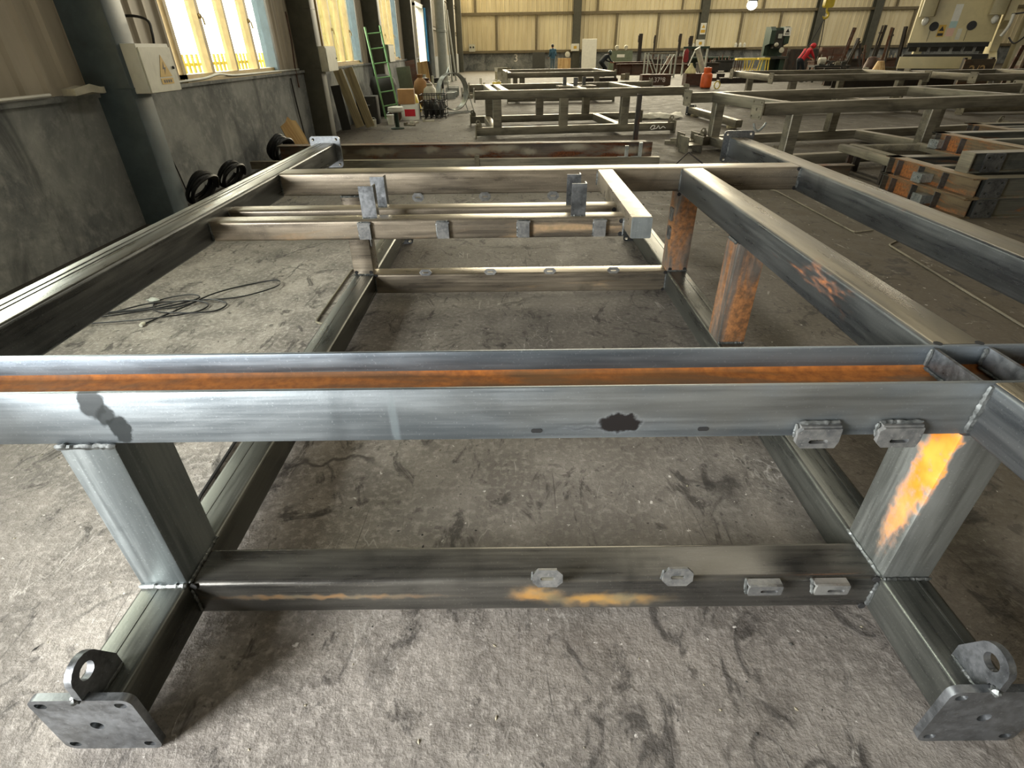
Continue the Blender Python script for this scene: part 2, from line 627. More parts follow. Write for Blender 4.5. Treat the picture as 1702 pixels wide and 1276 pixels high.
def mat_plaster():
    m, nt, N, L, P = nodes_of('grimy_cement_render')
    v = n_coord(nt)
    n1 = n_noise(nt, v, 1.1, 7, .64, .6)
    n2 = n_noise(nt, v, 9, 6, .68)
    n3 = n_noise(nt, v, 60, 4, .7)
    c = n_mix(nt, n_map(nt, n1, .32, .68), hexc('#5a5e5f'), hexc('#8f918d'))
    c = n_mix(nt, n_map(nt, n2, .45, .7, 0, .5), c, hexc('#a0a19b'))
    c = n_mix(nt, n_map(nt, n3, .62, .74, 0, .5), c, hexc('#c9cac5'))
    n4 = n_noise(nt, n_coord(nt, (1, 1, .35), (3, 3, 3)), 1.9, 6, .66, .9)
    c = n_mix(nt, n_map(nt, n4, .5, .68, 0, .7), c, hexc('#34383a'))
    L.new(c, P.inputs['Base Color'])
    P.inputs['Roughness'].default_value = .85
    L.new(n_bump(nt, n3, .3, .006), P.inputs['Normal'])
    return m


def mat_sheet(name, a, b, streak):
    m, nt, N, L, P = nodes_of(name)
    v = n_coord(nt, (1, 1, .12))
    n1 = n_noise(nt, v, 2.2, 5, .6, .4)
    c = n_mix(nt, n_map(nt, n1, .3, .72), a, b)
    n2 = n_noise(nt, n_coord(nt, (1, 1, .05), (2, 5, 1)), 6, 4, .6)
    c = n_mix(nt, n_map(nt, n2, .56, .74, 0, .55), c, streak)
    L.new(c, P.inputs['Base Color'])
    P.inputs['Roughness'].default_value = .5
    return m


def mat_glass():
    m, nt, N, L, P = nodes_of('window_glass')
    out = N['Material Output']
    tr = N.new('ShaderNodeBsdfTransparent')
    tr.inputs[0].default_value = (.93, .95, .9, 1)
    gl = N.new('ShaderNodeBsdfGlossy')
    gl.inputs['Roughness'].default_value = .05
    mx = N.new('ShaderNodeMixShader')
    lw = N.new('ShaderNodeLayerWeight')
    lw.inputs[0].default_value = .5
    L.new(n_map(nt, lw.outputs['Facing'], .3, 1.0, .04, .45), mx.inputs[0])
    L.new(tr.outputs[0], mx.inputs[1])
    L.new(gl.outputs[0], mx.inputs[2])
    L.new(mx.outputs[0], out.inputs['Surface'])
    return m


def emit(name, c, s):
    m, nt, N, L, P = nodes_of(name)
    P.inputs['Base Color'].default_value = c4(c)
    P.inputs['Emission Color'].default_value = c4(c)
    P.inputs['Emission Strength'].default_value = s
    return m


FY = 2.9                                    # y of the main frame's base point
M = {}
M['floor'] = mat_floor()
M['plaster'] = mat_plaster()
M['sheet_left'] = mat_sheet('beige_sheeting', hexc('#a89f8d'), hexc('#c0b7a4'), hexc('#8a8272'))
M['sheet_back'] = mat_sheet('cream_sheeting', hexc('#c9bc98'), hexc('#dcd1b0'), hexc('#a69878'))
M['sheet_new'] = mat_sheet('bright_cream_sheeting', hexc('#d8cca6'), hexc('#e6dcbc'), hexc('#c6b990'))
M['girt'] = paint('girt_paint', hexc('#6d634c'), .6)
M['column'] = paint('slate_column_paint', hexc('#4c595e'), .45, .15, .4)
M['dcolumn'] = paint('dark_column_paint', hexc('#4a4a40'), .55, .15, .4)
M['ceil'] = paint('roof_sheeting', hexc('#8a8575'), .7)
M['winframe'] = paint('tan_window_frame', hexc('#b79f6c'), .5, .12, .25)
M['winblue'] = paint('blue_grey_window_jamb', hexc('#5f6f78'), .5, .12, .25)
M['glass'] = mat_glass()
M['white'] = paint('white_enamel', hexc('#d9d9cf'), .4, .06, .15)
M['offwhite'] = paint('off_white_enamel', hexc('#c9c8b8'), .45, .08, .25)
M['yellow_sign'] = flat('yellow_sign', hexc('#c9a33c'))
M['black'] = flat('black_rubber', hexc('#1b1b1b'), .55)
M['darkgrey'] = paint('dark_grey', hexc('#33342f'), .6)
M['grime'] = paint('grimy_dark', hexc('#2a2925'), .7)
M['green'] = paint('green_paint', hexc('#6f9a66'), .5, .15, .35)
M['dkgreen'] = paint('dark_green_machine', hexc('#26382e'), .45, .15, .35)
M['midgreen'] = paint('grey_green_cabinet', hexc('#66705c'), .55, .15, .35)
M['orange'] = paint('orange_cylinder_paint', hexc('#d9622c'), .45, .12, .2)
M['cream'] = paint('cream_machine_paint', hexc('#c9bd92'), .45, .06, .18, nscale=2)
M['creamdk'] = paint('shaded_cream_paint', hexc('#a39a78'), .5, .06, .25, nscale=2)
M['palebag'] = paint('pale_yellow_bag', hexc('#d6cf9a'), .7)
M['dkred'] = paint('dull_red_cloth', hexc('#7c2428'), .8)
M['yellow'] = paint('yellow_paint', hexc('#d8bf45'), .5, .12, .25)
M['red'] = paint('red_cloth', hexc('#b5202a'), .8, .15, .15)
M['navy'] = paint('navy_cloth', hexc('#1d2329'), .85, .15, .2)
M['denim'] = paint('blue_denim_cloth', hexc('#35586b'), .85, .15, .2)
M['paledenim'] = paint('faded_denim_cloth', hexc('#5e7078'), .85, .15, .2)
M['skin'] = flat('skin', hexc('#9c6b52'), .6)
M['hair'] = flat('black_hair', hexc('#161412'), .6)
M['wood'] = wood('pale_pine', hexc('#b08a56'), hexc('#d8b982'))
M['woodgrey'] = wood('weathered_plank', hexc('#82775a'), hexc('#b3a680'))
M['cardboard'] = paint('brown_cardboard', hexc('#9a7448'), .8, .1, .25)
M['scrap'] = paint('pale_scrap', hexc('#b7b3a0'), .6, .2, .35)
M['blue'] = paint('sky_blue_panel', hexc('#3fa0d8'), .5, .08, .15)
M['pipegrey'] = paint('pale_grey_pipe', hexc('#a9aca2'), .5, .08, .25)
M['chalk'] = flat('white_chalk', hexc('#e8e4da'), .9)
M['hosepipe'] = flat('black_hose', hexc('#151617'), .5)
M['hole'] = flat('dark_hollow', hexc('#0c0c0b'), .9)
M['pink'] = flat('pink_label', hexc('#d8b4a0'))
M['paleblue'] = flat('pale_blue_label', hexc('#a9c6c4'))
M['lamp'] = emit('lamp_glow', (1, .97, .9), 12)

# steel, by member
mill_a, mill_b = hexc('#3f464b'), hexc('#5f686d')
M['st_lx'] = steel('mill_steel_across', hexc('#454543'), hexc('#63625f'), 'x', .06, rough=.30, metal=.8)
M['st_ly'] = steel('mill_steel_along', hexc('#474945'), hexc('#676862'), 'y', .03, rough=.32, metal=.78, seed=2)
M['st_uy'] = steel('mill_steel_side_beam', hexc('#4c4f50'), hexc('#707271'), 'y', .04, rough=.32, metal=.8, seed=5, dust_sheen=.35)
M['st_dk'] = steel('blue_black_mill_steel', hexc('#3e4143'), hexc('#5c5e5e'), 'y', .05, rough=.32, metal=.75, seed=8, dust_sheen=.6)
M['st_rx'] = steel('brown_grey_mill_steel', hexc('#645d52'), hexc('#8b8170'), 'x', .14, ('#7d6a4c', '#93795a'), rough=.32, metal=.65, seed=11, dust_sheen=.4)
M['st_post'] = steel('pale_mill_steel_post', hexc('#737b7d'), hexc('#949b9b'), 'z', .0, rough=.42, metal=.88, seed=3)
M['st_postr'] = steel('rusty_post_steel', hexc('#54504a'), hexc('#77726a'), 'z', .6, ('#5c4129', '#94643a'), rough=.45, metal=.45, seed=4)
M['st_plate'] = steel('cut_plate_steel', hexc('#5a5d5f'), hexc('#7c7f81'), 'n', .0, rough=.36, metal=.85, seed=6)
M['st_tab'] = steel('bright_tab_steel', hexc('#5b5d5e'), hexc('#83837f'), 'n', .0, rough=.4, metal=.6, seed=1)
M['st_weld'] = steel('weld_bead_steel', hexc('#3c3f3e'), hexc('#747775'), 'n', .0, rough=.45, metal=.7, seed=9, bump=.3)
M['st_bg'] = steel('background_mill_steel', hexc('#5a564a'), hexc('#837d6c'), 'x', .08, ('#5b5138', '#746440'), rough=.42, metal=.5, seed=14, dust_sheen=.45)
M['st_bgy'] = steel('background_mill_steel_cross', hexc('#5a564a'), hexc('#837d6c'), 'y', .08, ('#5b5138', '#746440'), rough=.42, metal=.5, seed=15, dust_sheen=.5)
M['st_rust'] = steel('rusted_beam_steel', hexc('#4d453c'), hexc('#6f6350'), 'x', .4, ('#4c3220', '#7b4c28'), rough=.5, metal=.35, seed=17,
                     blobs=())
M['st_stack'] = steel('stacked_beam_steel', hexc('#4a4c49'), hexc('#6d6c60'), 'x', .22, ('#6b4424', '#9b5c28'), rough=.42, metal=.5, seed=19, dust_sheen=.5)
M['st_stacky'] = steel('stacked_beam_side_steel', hexc('#574a3b'), hexc('#7a6a50'), 'y', .42, ('#6b4424', '#a0622c'), rough=.45, metal=.4, seed=21, dust_sheen=.5)
M['st_brown'] = steel('brown_rusty_steel', hexc('#43332a'), hexc('#5d483a'), 'x', .5, ('#3e2518', '#59331f'), rough=.6, metal=.2, seed=23)
M['st_dust'] = steel('dusty_steel', hexc('#5f5a4c'), hexc('#857e6a'), 'y', .1, ('#5b5138', '#746440'), rough=.7, metal=.2, seed=24)
M['st_black'] = steel('black_rusty_steel', hexc('#231f1b'), hexc('#3a332b'), 'z', .25, ('#3a2416', '#50301c'), rough=.6, metal=.2, seed=25)
M['galv'] = steel('galvanised_steel', hexc('#8c9291'), hexc('#b4b8b4'), 'n', 0, rough=.35, metal=.7, seed=26)

OIL = hexc('#1d1b1a')
M['st_hfront'] = steel('pale_blue_mill_steel_flange', hexc('#687075'), hexc('#868d90'), 'x', .0, rough=.42, metal=.85, seed=31, blobs=(
    dict(c=(.75, 1.064 - FY, .86), r=(.7, .3, .06), amp=.1, ns=6, col=hexc('#8a877c'), soft=.8, op=.45, keepmetal=True),
    dict(c=(.263, 1.064 - FY, .803), r=(.052, .3, .030), amp=.02, ns=30, col=OIL, soft=.15, op=1),
    dict(c=(.185, 1.064 - FY, .790), r=(.06, .3, .006), amp=.012, ns=40, col=OIL, soft=.5, op=.7),
    dict(c=(-1.03, 1.064 - FY, .885), r=(.030, .3, .05), amp=.02, ns=30, col=hexc('#2c2f2f'), soft=.15, op=.9, rot=(0, R(-20), 0)),
    dict(c=(-1.012, 1.064 - FY, .845), r=(.020, .3, .035), amp=.015, ns=30, col=hexc('#282b2b'), soft=.2, op=.92, rot=(0, R(-25), 0)),
    dict(c=(-.99, 1.064 - FY, .80), r=(.026, .3, .048), amp=.02, ns=30, col=hexc('#232626'), soft=.15, op=.95, rot=(0, R(-8), 0)),
    dict(c=(-.30, 1.064 - FY, .82), r=(.010, .3, .075), amp=.01, ns=30, col=hexc('#545c5c'), soft=.5, op=.6),
))
M['st_hback'] = steel('blue_mill_steel_flange', hexc('#69727a'), hexc('#878f95'), 'x', .0, rough=.42, metal=.85, seed=33)
M['st_web'] = steel('rust_orange_web', hexc('#5f4630'), hexc('#7d5a36'), 'x', .58, ('#8a5220', '#b06c2c'), rough=.6, metal=.1, seed=35)
M['st_postfr'] = steel('pale_post_with_orange_rust', hexc('#70736f'), hexc('#929591'), 'z', .0, rough=.42, metal=.85, seed=37, blobs=(
    dict(c=(1.115, 1.092 - FY, .66), r=(.03, .060, .20), amp=.026, ns=34, col=hexc('#b9691c'), col2=hexc('#cc8630'), soft=.25, op=.95),
    dict(c=(1.115, 1.112 - FY, .46), r=(.03, .038, .17), amp=.022, ns=38, col=hexc('#b9691c'), col2=hexc('#cc8630'), soft=.45, op=.8),
))
M['st_lfront'] = steel('mill_steel_with_ochre_patches', hexc('#494845'), hexc('#67655f'), 'x', .0, rough=.30, metal=.78, seed=39, blobs=(
    dict(c=(.06, 1.06 - FY, .135), r=(.07, .05, .028), amp=.03, ns=28, col=hexc('#c08a35'), col2=hexc('#8a7a52'), soft=.7, op=.6),
    dict(c=(.28, 1.06 - FY, .105), r=(.16, .05, .026), amp=.03, ns=24, col=hexc('#c59238'), col2=hexc('#8a7a52'), soft=.7, op=.6),
    dict(c=(-.62, 1.06 - FY, .13), r=(.30, .05, .010), amp=.02, ns=26, col=hexc('#a97a3c'), col2=hexc('#7d7258'), soft=.7, op=.5),
))

# ------------------------------------------------------------------ the setting
WX = -4.05           # inner face of the left wall's cement base
BY = 51.0           # back wall
ZL = 1.235           # top of the cement base
CH = 9.8            # roof underside
RX = 47.0
FRY = -9.2

fl = MB()
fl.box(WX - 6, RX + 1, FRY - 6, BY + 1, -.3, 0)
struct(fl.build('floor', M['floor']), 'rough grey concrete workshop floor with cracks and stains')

ce = MB()
ce.box(WX - .3, RX + .3, FRY - .3, BY + .3, CH, CH + .2)
struct(ce.build('ceiling', M['ceil']))


def corrugated(name, axis, a0, a1, z0, z1, base, mat, parent, pitch=.30, depth=.035, sign=1, rib=.07):
    """trapezoid-ribbed sheet; axis = direction the ribs are counted along"""
    pts = []
    n = max(1, int(round((a1 - a0) / pitch)))
    p = (a1 - a0) / n
    for i in range(n):
        x = a0 + i * p
        pts += [(x, 0), (x + p - rib - .03, 0), (x + p - rib, depth), (x + p - .03, depth)]
    pts.append((a1, 0))
    vs, fs = [], []
    for (a, d) in pts:
        for z in (z0, z1):
            q = base + sign * d
            vs.append((a, q, z) if axis == 'x' else (q, a, z))
    for i in range(len(pts) - 1):
        fs.append((2 * i, 2 * i + 2, 2 * i + 3, 2 * i + 1))
    mb = MB()
    mb.add(vs, fs)
    # back skin gives the sheet a thickness
    b2 = base - sign * .012
    vs = [((a, b2, z) if axis == 'x' else (b2, a, z)) for a in (a0, a1) for z in (z0, z1)]
    mb.add(vs, [(0, 1, 3, 2)])
    return mb.build(name, mat, parent, smooth=0)


# left wall: cement base with a doorway, ribbed sheeting above, slate columns, windows
COLS = [-6.3, -.2, 5.9, 12.0, 18.1, 24.2, 30.3, 36.4, 42.5, 48.6]
wl = MB()
DOORS = [(-3.3, -.4, 3.0), (27.4, 29.9, 3.2)]
ys = FRY
for (d0, d1, dh) in DOORS:
    wl.box(WX - .24, WX, ys, d0, 0, ZL)
    ys = d1
wl.box(WX - .24, WX, ys, BY, 0, ZL)
wall_left = struct(wl.build('wall_left', M['plaster']), 'grimy grey cement base of the left wall')
lg = MB()
lg.box(WX - .24, WX + .03, -.4, 27.4, ZL, ZL + .04)
lg.build('ledge', M['plaster'], wall_left)

WINS = [(1.6, 4.65), (7.68, 10.76), (13.75, 16.9), (19.85, 22.9)]
WZ0, WZ1 = 1.31, 3.55
holes = sorted([(d0, d1, 0, dh) for d0, d1, dh in DOORS] + [(a, b, WZ0, WZ1) for a, b in WINS])
SX = WX - .10
edges = [FRY] + [e for h in holes for e in (h[0], h[1])] + [BY]
for i in range(0, len(edges), 2):
    a, b = edges[i], edges[i + 1]
    while a < b - .05:
        e = min(b, a + 3.0)
        corrugated('sheet_panel', 'y', a, e, ZL, CH, SX, M['sheet_left'], wall_left, pitch=.28, depth=.03)
        a = e
for (a, b, z0, z1) in holes:
    corrugated('sheet_panel', 'y', a, b, z1, CH, SX, M['sheet_left'], wall_left, pitch=.28, depth=.03)
for (a, b) in WINS:
    g = MB()
    g.box(SX - .1, WX + .02, a - .06, b + .06, ZL, WZ0)
    g.build('sill', M['winframe'], wall_left)
for cy in COLS:
    c_ = MB()
    c_.rtube('z', 0, CH, WX - .08, -3.70, cy, cy + .31, .012, 2)
    for z in (1.3, 2.25, 3.4):
        c_.box(WX - .07, -3.695, cy - .004, cy + .314, z, z + .012)
    c_.build('column', M['column'] if cy < 12 else M['dcolumn'], wall_left)
# horizontal rails behind the sheeting, seen beside the windows
for z in (2.45, 4.1):
    g = MB()
    g.channel('y', 31.5, BY, SX + .03, SX + .1, z, z + .16)
    g.build('girt', M['girt'], wall_left)

for wi, (a, b) in enumerate(WINS):
    f = MB()
    x0, x1 = SX - .06, SX + .06
    f.box(x0, x1, a, a + .07, WZ0, WZ1)
    f.box(x0, x1, a, b, WZ0, WZ0 + .05)
    f.box(x0, x1, a, b, WZ1 - .07, WZ1)
    w = struct(f.build('window_%d' % (wi + 1), M['winframe']), 'tall bright window in the left wall')
    j = MB()
    j.box(x0 - .02, x1 + .06, b - .09, b, WZ0, WZ1)
    j.build('jamb', M['winblue'], w)
    n = 4
    for k in range(1, n):
        y = a + (b - a) * k / n
        mu = MB()
        wdt = .04 if k != 2 else .03
        mu.box(x0 + .01, x1 + .015, y - wdt, y + wdt, WZ0 + .05, WZ1 - .07)
        mo = mu.build('mullion', M['winframe'], w)
        if k != 2:
            h = MB()
            h.tube([(x1 + .015, y, 2.0), (x1 + .05, y + .01, 1.98), (x1 + .055, y + .02, 1.9)], .012, 6)
            h.ball((x1 + .02, y, 2.0), .03, n=8, m=5)
            h.build('handle', M['winframe'], mo)
    for k in range(n):
        p = MB()
        p.box(SX - .004, SX + .004, a + .05 + (b - a - .1) * k / n, a + .05 + (b - a - .1) * (k + 1) / n, WZ0 + .06, WZ1 - .05)
        p.build('pane', M['glass'], w)

# door opening deep in the left wall with its blue leaf
d = MB()
for y in (27.4, 29.8):
    d.box(WX - .2, WX + .04, y - .05, y + .1, 0, 3.25)
d.box(WX - .2, WX + .04, 27.35, 29.9, 3.15, 3.3)
door = struct(d.build('door_1', M['white']), 'open doorway with white frame and blue leaf')
d = MB()
d.box(WX + .04, WX + .10, 29.95, 31.4, .95, 3.2)
d.build('door_leaf', M['blue'], door)
d = MB()
d.box(WX + .04, WX + .10, 29.95, 31.4, .02, .95)
d.build('door_kick_panel', M['white'], door)

# outside: a strip of yard, a low fence and the neighbouring yellow hall
y_ = MB()
y_.box(-60, WX - 6, -20, 110, -.3, -.02)
struct(y_.build('ground_outside', paint('pale_yard', hexc('#b9b79a'), .9)))
fn = thing('yard_fence', 'pale yellow-green picket fence outside the first bright window', 'fence', (-9.4, 17, 0))
for k in range(2):
    mb = MB()
    mb.box(-.03, .03, -3.5, 7.5, .5 + .75 * k, .58 + .75 * k)
    mb.build('rail', M['yellow'], fn)
pk = MB()
pk.box(-.02, .02, -.05, .05, 0, 1.55)
pkm = None
for k in range(40):
    if pkm is None:
        o = pk.build('picket', M['yellow'], fn)
        pkm = o
    else:
        o = pkm.copy()
        col.objects.link(o)
        o.parent = fn
    o.location = (.05, -3.4 + k * .275, 0)
nb = thing('neighbour_hall', 'yellow ribbed wall of the neighbouring hall seen through the windows', 'building', (-8.9, 54, 0))
corrugated('wall_sheet', 'y', -31.0, 40.0, 0, 7, 0, mat_sheet('yellow_neighbour_sheeting', hexc('#e6d68a'), hexc('#f2e6a8'), hexc('#d8c878')), nb, pitch=.6, depth=.05)
mb = MB()
mb.box(-.6, .25, -31.2, 40.2, 7.0, 7.25)
mb.build('eaves', M['white'], nb)

# back wall: cement base, ribbed cream sheets between steel posts and girts
BZ = 1.31
wb = MB()
wb.box(WX - .3, RX, BY, BY + .3, 0, BZ)
wall_back = struct(wb.build('wall_back', M['plaster']), 'grey cement base of the back wall')
posts = [-4.4, -1.1, 2.1, 5.3, 8.5, 11.8, 15.3, 18.4, 21.5, 24.4, 28.8, 32.0, 35.3, 38.6, 41.9, 45.2, 47]
for i in range(len(posts) - 1):
    a, b = posts[i], posts[i + 1]
    if i == 2:
        corrugated('sheet_panel', 'x', a, 2.8, BZ, 3.85, BY, M['sheet_back'], wall_back, sign=-1, pitch=.35, depth=.05)
        corrugated('sheet_panel', 'x', 2.8, b, BZ, 3.85, BY, M['sheet_new'], wall_back, sign=-1, pitch=.35, depth=.05)
    else:
        corrugated('sheet_panel', 'x', a, b, BZ, 3.85, BY, M['sheet_back'] if i not in (4, 6) else M['sheet_new'], wall_back, sign=-1, pitch=.35, depth=.05)
    corrugated('sheet_panel', 'x', a, b, 3.85, CH, BY, M['sheet_back'], wall_back, sign=-1, pitch=.35, depth=.05)
    if i > 0:
        big = i in (3, 6, 9, 10, 13)
        p = MB()
        if big:
            p.ibeam('z', 0, CH, a - .3, a + .3, BY - .55, BY - .06, tf=.02, tw=.02)
        else:
            p.rtube('z', BZ, 3.85, a - .09, a + .09, BY - .16, BY - .05, .01, 1)
        p.build('column' if big else 'post', M['dcolumn'] if big else M['girt'], wall_back)
    if i in (0, 3, 5, 7, 10, 12):
        p = MB()
        q = (a + b) / 2
        p.rtube('z', 3.95, CH, q - .08, q + .08, BY - .16, BY - .05, .01, 1)
        p.build('post', M['girt'], wall_back)
for z in (BZ, 3.85, 6.6):
    g = MB()
    g.channel('x', WX, RX, BY - .2, BY - .05, z - .09, z + .09)
    g.build('girt', M['girt'], wall_back)
wr = MB()
wr.box(RX, RX + .3, FRY, BY, 0, CH)
struct(wr.build('wall_right', M['sheet_left']))
wf = MB()
wf.box(WX - .3, RX, FRY - .3, FRY, 0, CH)
struct(wf.build('wall_front', M['sheet_left']))

# ------------------------------------------------------------------ the main welded frame
F0 = (0, FY, 0)
fr = thing('welded_base_frame', 'large welded steel base frame filling the foreground', 'steel frame', F0)
ZB, ZT1, ZU, ZT = .05, .20, .757, .911
XL0, XL1, XR0, XR1 = -1.170, -1.022, 1.131, 1.279
Y0, Y1 = .708, 5.08


def fm():
    return MB(F0)


def beam_parts(name, mat, fn_, label=None, parent=None):
    mb = fm()
    fn_(mb)
    o = mb.build(name, mat, parent or fr)
    if label:
        o['label'] = label
    return o


lowL = beam_parts('lower_side_beam', M['st_ly'], lambda m: m.rtube('y', Y0, Y1, XL0, XL1, ZB, ZT1, .016, 4))
lowR = beam_parts('lower_side_beam', M['st_ly'], lambda m: m.rtube('y', Y0, Y1, XR0, XR1, ZB, ZT1, .016, 4))
for o_, x in ((lowL, XL0 + .055), (lowR, XR0 + .10)):
    mb = fm()
    mb.box(x, x + .006, Y0 + .02, Y1 - .02, ZT1 - .0005, ZT1 + .0015)
    mb.build('rolled_seam', M['st_ly'], o_)
crossF = beam_parts('lower_cross_beam', M['st_lfront'], lambda m: m.rtube('x', XL1, XR0, 1.060, 1.203, ZB, ZT1, .018, 5), 'lower front cross beam with ochre rust patches')
crossR = beam_parts('lower_cross_beam', M['st_rx'], lambda m: m.rtube('x', XL1, XR0, 3.722, 3.86, ZB, ZT1, .014, 4), 'lower rear cross beam')

# posts
post_specs = [(XL0, XL1, 1.056, 1.25, M['st_post'], 'pale front left post'), (XR0, XR1, 1.056, 1.25, M['st_postfr'], 'front right post with a bright orange rust patch'),
              (XL0, XL1, 3.725, 3.885, M['st_rx'], 'rear left post'), (XR0, XR1, 3.725, 3.885, M['st_postr'], 'rusty rear right post'), (XR0, XR1, 2.60, 2.76, M['st_postr'], 'rusty brown middle post on the right')]
P_ = []
for (a, b, c, d_, mt, lb) in post_specs:
    P_.append(beam_parts('post', mt, lambda m: m.rtube('z', ZT1, ZU, a, b, c, d_, .008, 2), lb))

# front H beam lying with its web level, rusty between the flanges
HX0, HX1 = -1.551, 1.918
HF, HB = 1.064, 1.2586
TF = .012
ZW = .842
hb = fm()
hb.rtube('x', HX0, HX1, HF, HF + TF, ZU, ZT, .003, 2)
hbeam = hb.build('front_cross_beam', M['st_hfront'], fr)
hbeam['label'] = 'front upper H beam with pale blue flange and oil stains'
m2 = fm()
m2.rtube('x', HX0, HX1, HB - TF, HB, ZU, ZT, .003, 2)
m2.build('back_flange', M['st_hback'], hbeam)
m2 = fm()
r_ = .012
prof = [(HF + TF, ZW - .009), (HB - TF, ZW - .009), (HB - TF, ZW + r_)]
prof += [(HB - TF - r_ + r_ * math.cos(R(-a)), ZW + r_ + r_ * math.sin(R(-a))) for a in (30, 60, 90)]
prof += [(HF + TF + r_ + r_ * math.cos(R(-a)), ZW + r_ + r_ * math.sin(R(-a))) for a in (90, 120, 150, 180)]
m2.prof('x', HX0, HX1, prof)
wbo = m2.build('web', M['st_web'], hbeam)
wbo['label'] = 'orange rusted web between the flanges'
for x in (1.125, 1.272):
    m2 = fm()
    m2.box(x, x + .010, HF + TF, HB - TF, ZW + .001, ZT - .004)
    m2.build('stiffener', M['st_plate'], hbeam)
    w_ = fm()
    w_.bead((x - .003, HB - TF - .004, ZW + .012), (x - .003, HB - TF - .004, ZT - .006), .006)
    w_.bead((x - .003, HB - TF - .006, ZW + .006), (x - .003, HF + TF + .03, ZW + .006), .005)
    w_.build('weld_bead', M['st_weld'], hbeam)

# upper beams
UL0, UL1, UR0, UR1, IR0, IR1 = -1.723, -1.551, 1.918, 2.069, 1.129, 1.277
ulb = beam_parts('upper_side_beam', M['st_uy'], lambda m: m.rtube('y', .71, 5.06, UL0, UL1, ZU, ZT, .014, 4), 'long upper left side beam')
for dx in (.045, .075):
    mb = fm()
    mb.box(UL0 + dx, UL0 + dx + .008, .73, 5.05, ZT - .0005, ZT + .0025)
    mb.build('rolled_seam', M['st_uy'], ulb)
urb = beam_parts('upper_side_beam', M['st_dk'], lambda m: m.rtube('y', .71, 5.06, UR0, UR1, ZU, ZT, .014, 4), 'long upper right side beam')
irb = beam_parts('inner_upper_beam', M['st_dk'], lambda m: m.rtube('y', HB, 3.719, IR0, IR1, ZU, ZT, .014, 4), 'dark inner upper beam on the right')
stb = beam_parts('front_stub_beam', M['st_dk'], lambda m: m.rtube('y', .71, HF, 1.144, 1.292, ZU, ZT, .012, 3), 'short box stub in front of the H beam')
rcb = beam_parts('rear_cross_beam', M['st_rx'], lambda m: m.rtube('x', UL1, UR0, 3.719, 3.888, ZU + .008, ZT, .012, 3), 'upper rear cross beam')
# two middle tubes and the short stub they run into
tb1 = beam_parts('middle_tube', M['st_rx'], lambda m: m.rtube('x', UL1, .572, 2.72, 2.83, .765, .868, .014, 4), 'front one of the two middle tubes')
tb2 = beam_parts('middle_tube', M['st_rx'], lambda m: m.rtube('x', UL1, .572, 2.945, 3.05, .765, .868, .014, 4), 'rear one of the two middle tubes')
shb = beam_parts('short_stub_beam', M['st_rx'], lambda m: m.rtube('y', 2.555, 3.719, .570, .672, .808, .911, .006, 2), 'short stub beam between middle tubes and rear cross beam')
cp = fm()
cp.rtube('y', 2.547, 2.556, .572, .670, .810, .909, .006, 2)
cp.build('end_cap', M['st_post'], shb)

# angle brackets standing on the middle tubes
for (x, y) in ((-.768, 2.75), (-.760, 2.975), (.300, 2.75), (.296, 2.975)):
    a_ = fm()
    sgn = 1
    a_.prof('z', .868, 1.026, [(x, y), (x + .075, y), (x + .075, y + .055), (x + .069, y + .055), (x + .069, y + .006), (x, y + .006)])
    o = a_.build('angle_bracket', M['st_plate'], fr)
    w_ = fm()
    w_.bead((x, y - .003, .870), (x + .075, y - .003, .870), .005)
    w_.build('weld_bead', M['st_weld'], o)


# end plates with bolt holes, lifting lugs
def end_plate(xc, y0, zc, hw=.131, hh=.1235, t=.02, ctr=True, mat='st_plate', parent=fr, mk=fm, slots=True):
    mb = mk()
    holes_ = []
    for sx in (-1, 1):
        for sz in (-1, 1):
            holes_.append(slot(xc + sx * (hw - .030), zc + sz * (hh - .026), .0155 if slots else .011, .011))
    if ctr:
        holes_.append(circ(xc, zc, .018))
    mb.plate('y', y0, y0 + t, rrect(xc - hw, xc + hw, zc - hh, zc + hh, .026, 4), holes_)
    return mb.build('end_plate', M[mat], parent)


def lug(xc, yplate, front=True, t=.018, mk=fm, parent=fr):
    """upright eye plate on top of the lower beam, against the end plate"""
    s = 1 if front else -1
    def Y(d):
        return yplate + s * d
    cy_, cz = Y(.045), .302
    outer = [(Y(.124), ZT1), (Y(.024), ZT1), (Y(.021), .252), (Y(-.004), .256)]
    for a in range(190, 19, -20):
        outer.append((cy_ + s * .048 * math.cos(R(a)), cz + .048 * math.sin(R(a))))
    outer += [(Y(.124), .245)]
    mb = mk()
    mb.plate('x', xc - t / 2, xc + t / 2, outer, [circ(cy_, cz, .023, 16)])
    o = mb.build('lifting_lug', M['st_plate'], parent)
    w_ = mk()
    w_.bead((xc + t / 2, Y(.03), ZT1 + .003), (xc + t / 2, Y(.122), ZT1 + .003), .005)
    w_.bead((xc - t / 2, Y(.03), ZT1 + .003), (xc - t / 2, Y(.122), ZT1 + .003), .005)
    w_.ball((xc - .01, Y(.0), .252), .012, jit=.25)
    w_.build('weld_bead', M['st_weld'], o)
    return o


XLC, XRC = (XL0 + XL1) / 2, (XR0 + XR1) / 2
for xc in (XLC, XRC):
    end_plate(xc, .688, .1235)
    end_plate(xc, Y1, .1235)
lug(-1.083, .688)
lug(1.183, .688)
for xc in ((UL0 + UL1) / 2, (UR0 + UR1) / 2):
    end_plate(xc, 5.06, .838, .131, .128, slots=False)
    end_plate(xc, .69, .838, .131, .128, slots=False)
end_plate(1.218, .69, .838, .131, .128)


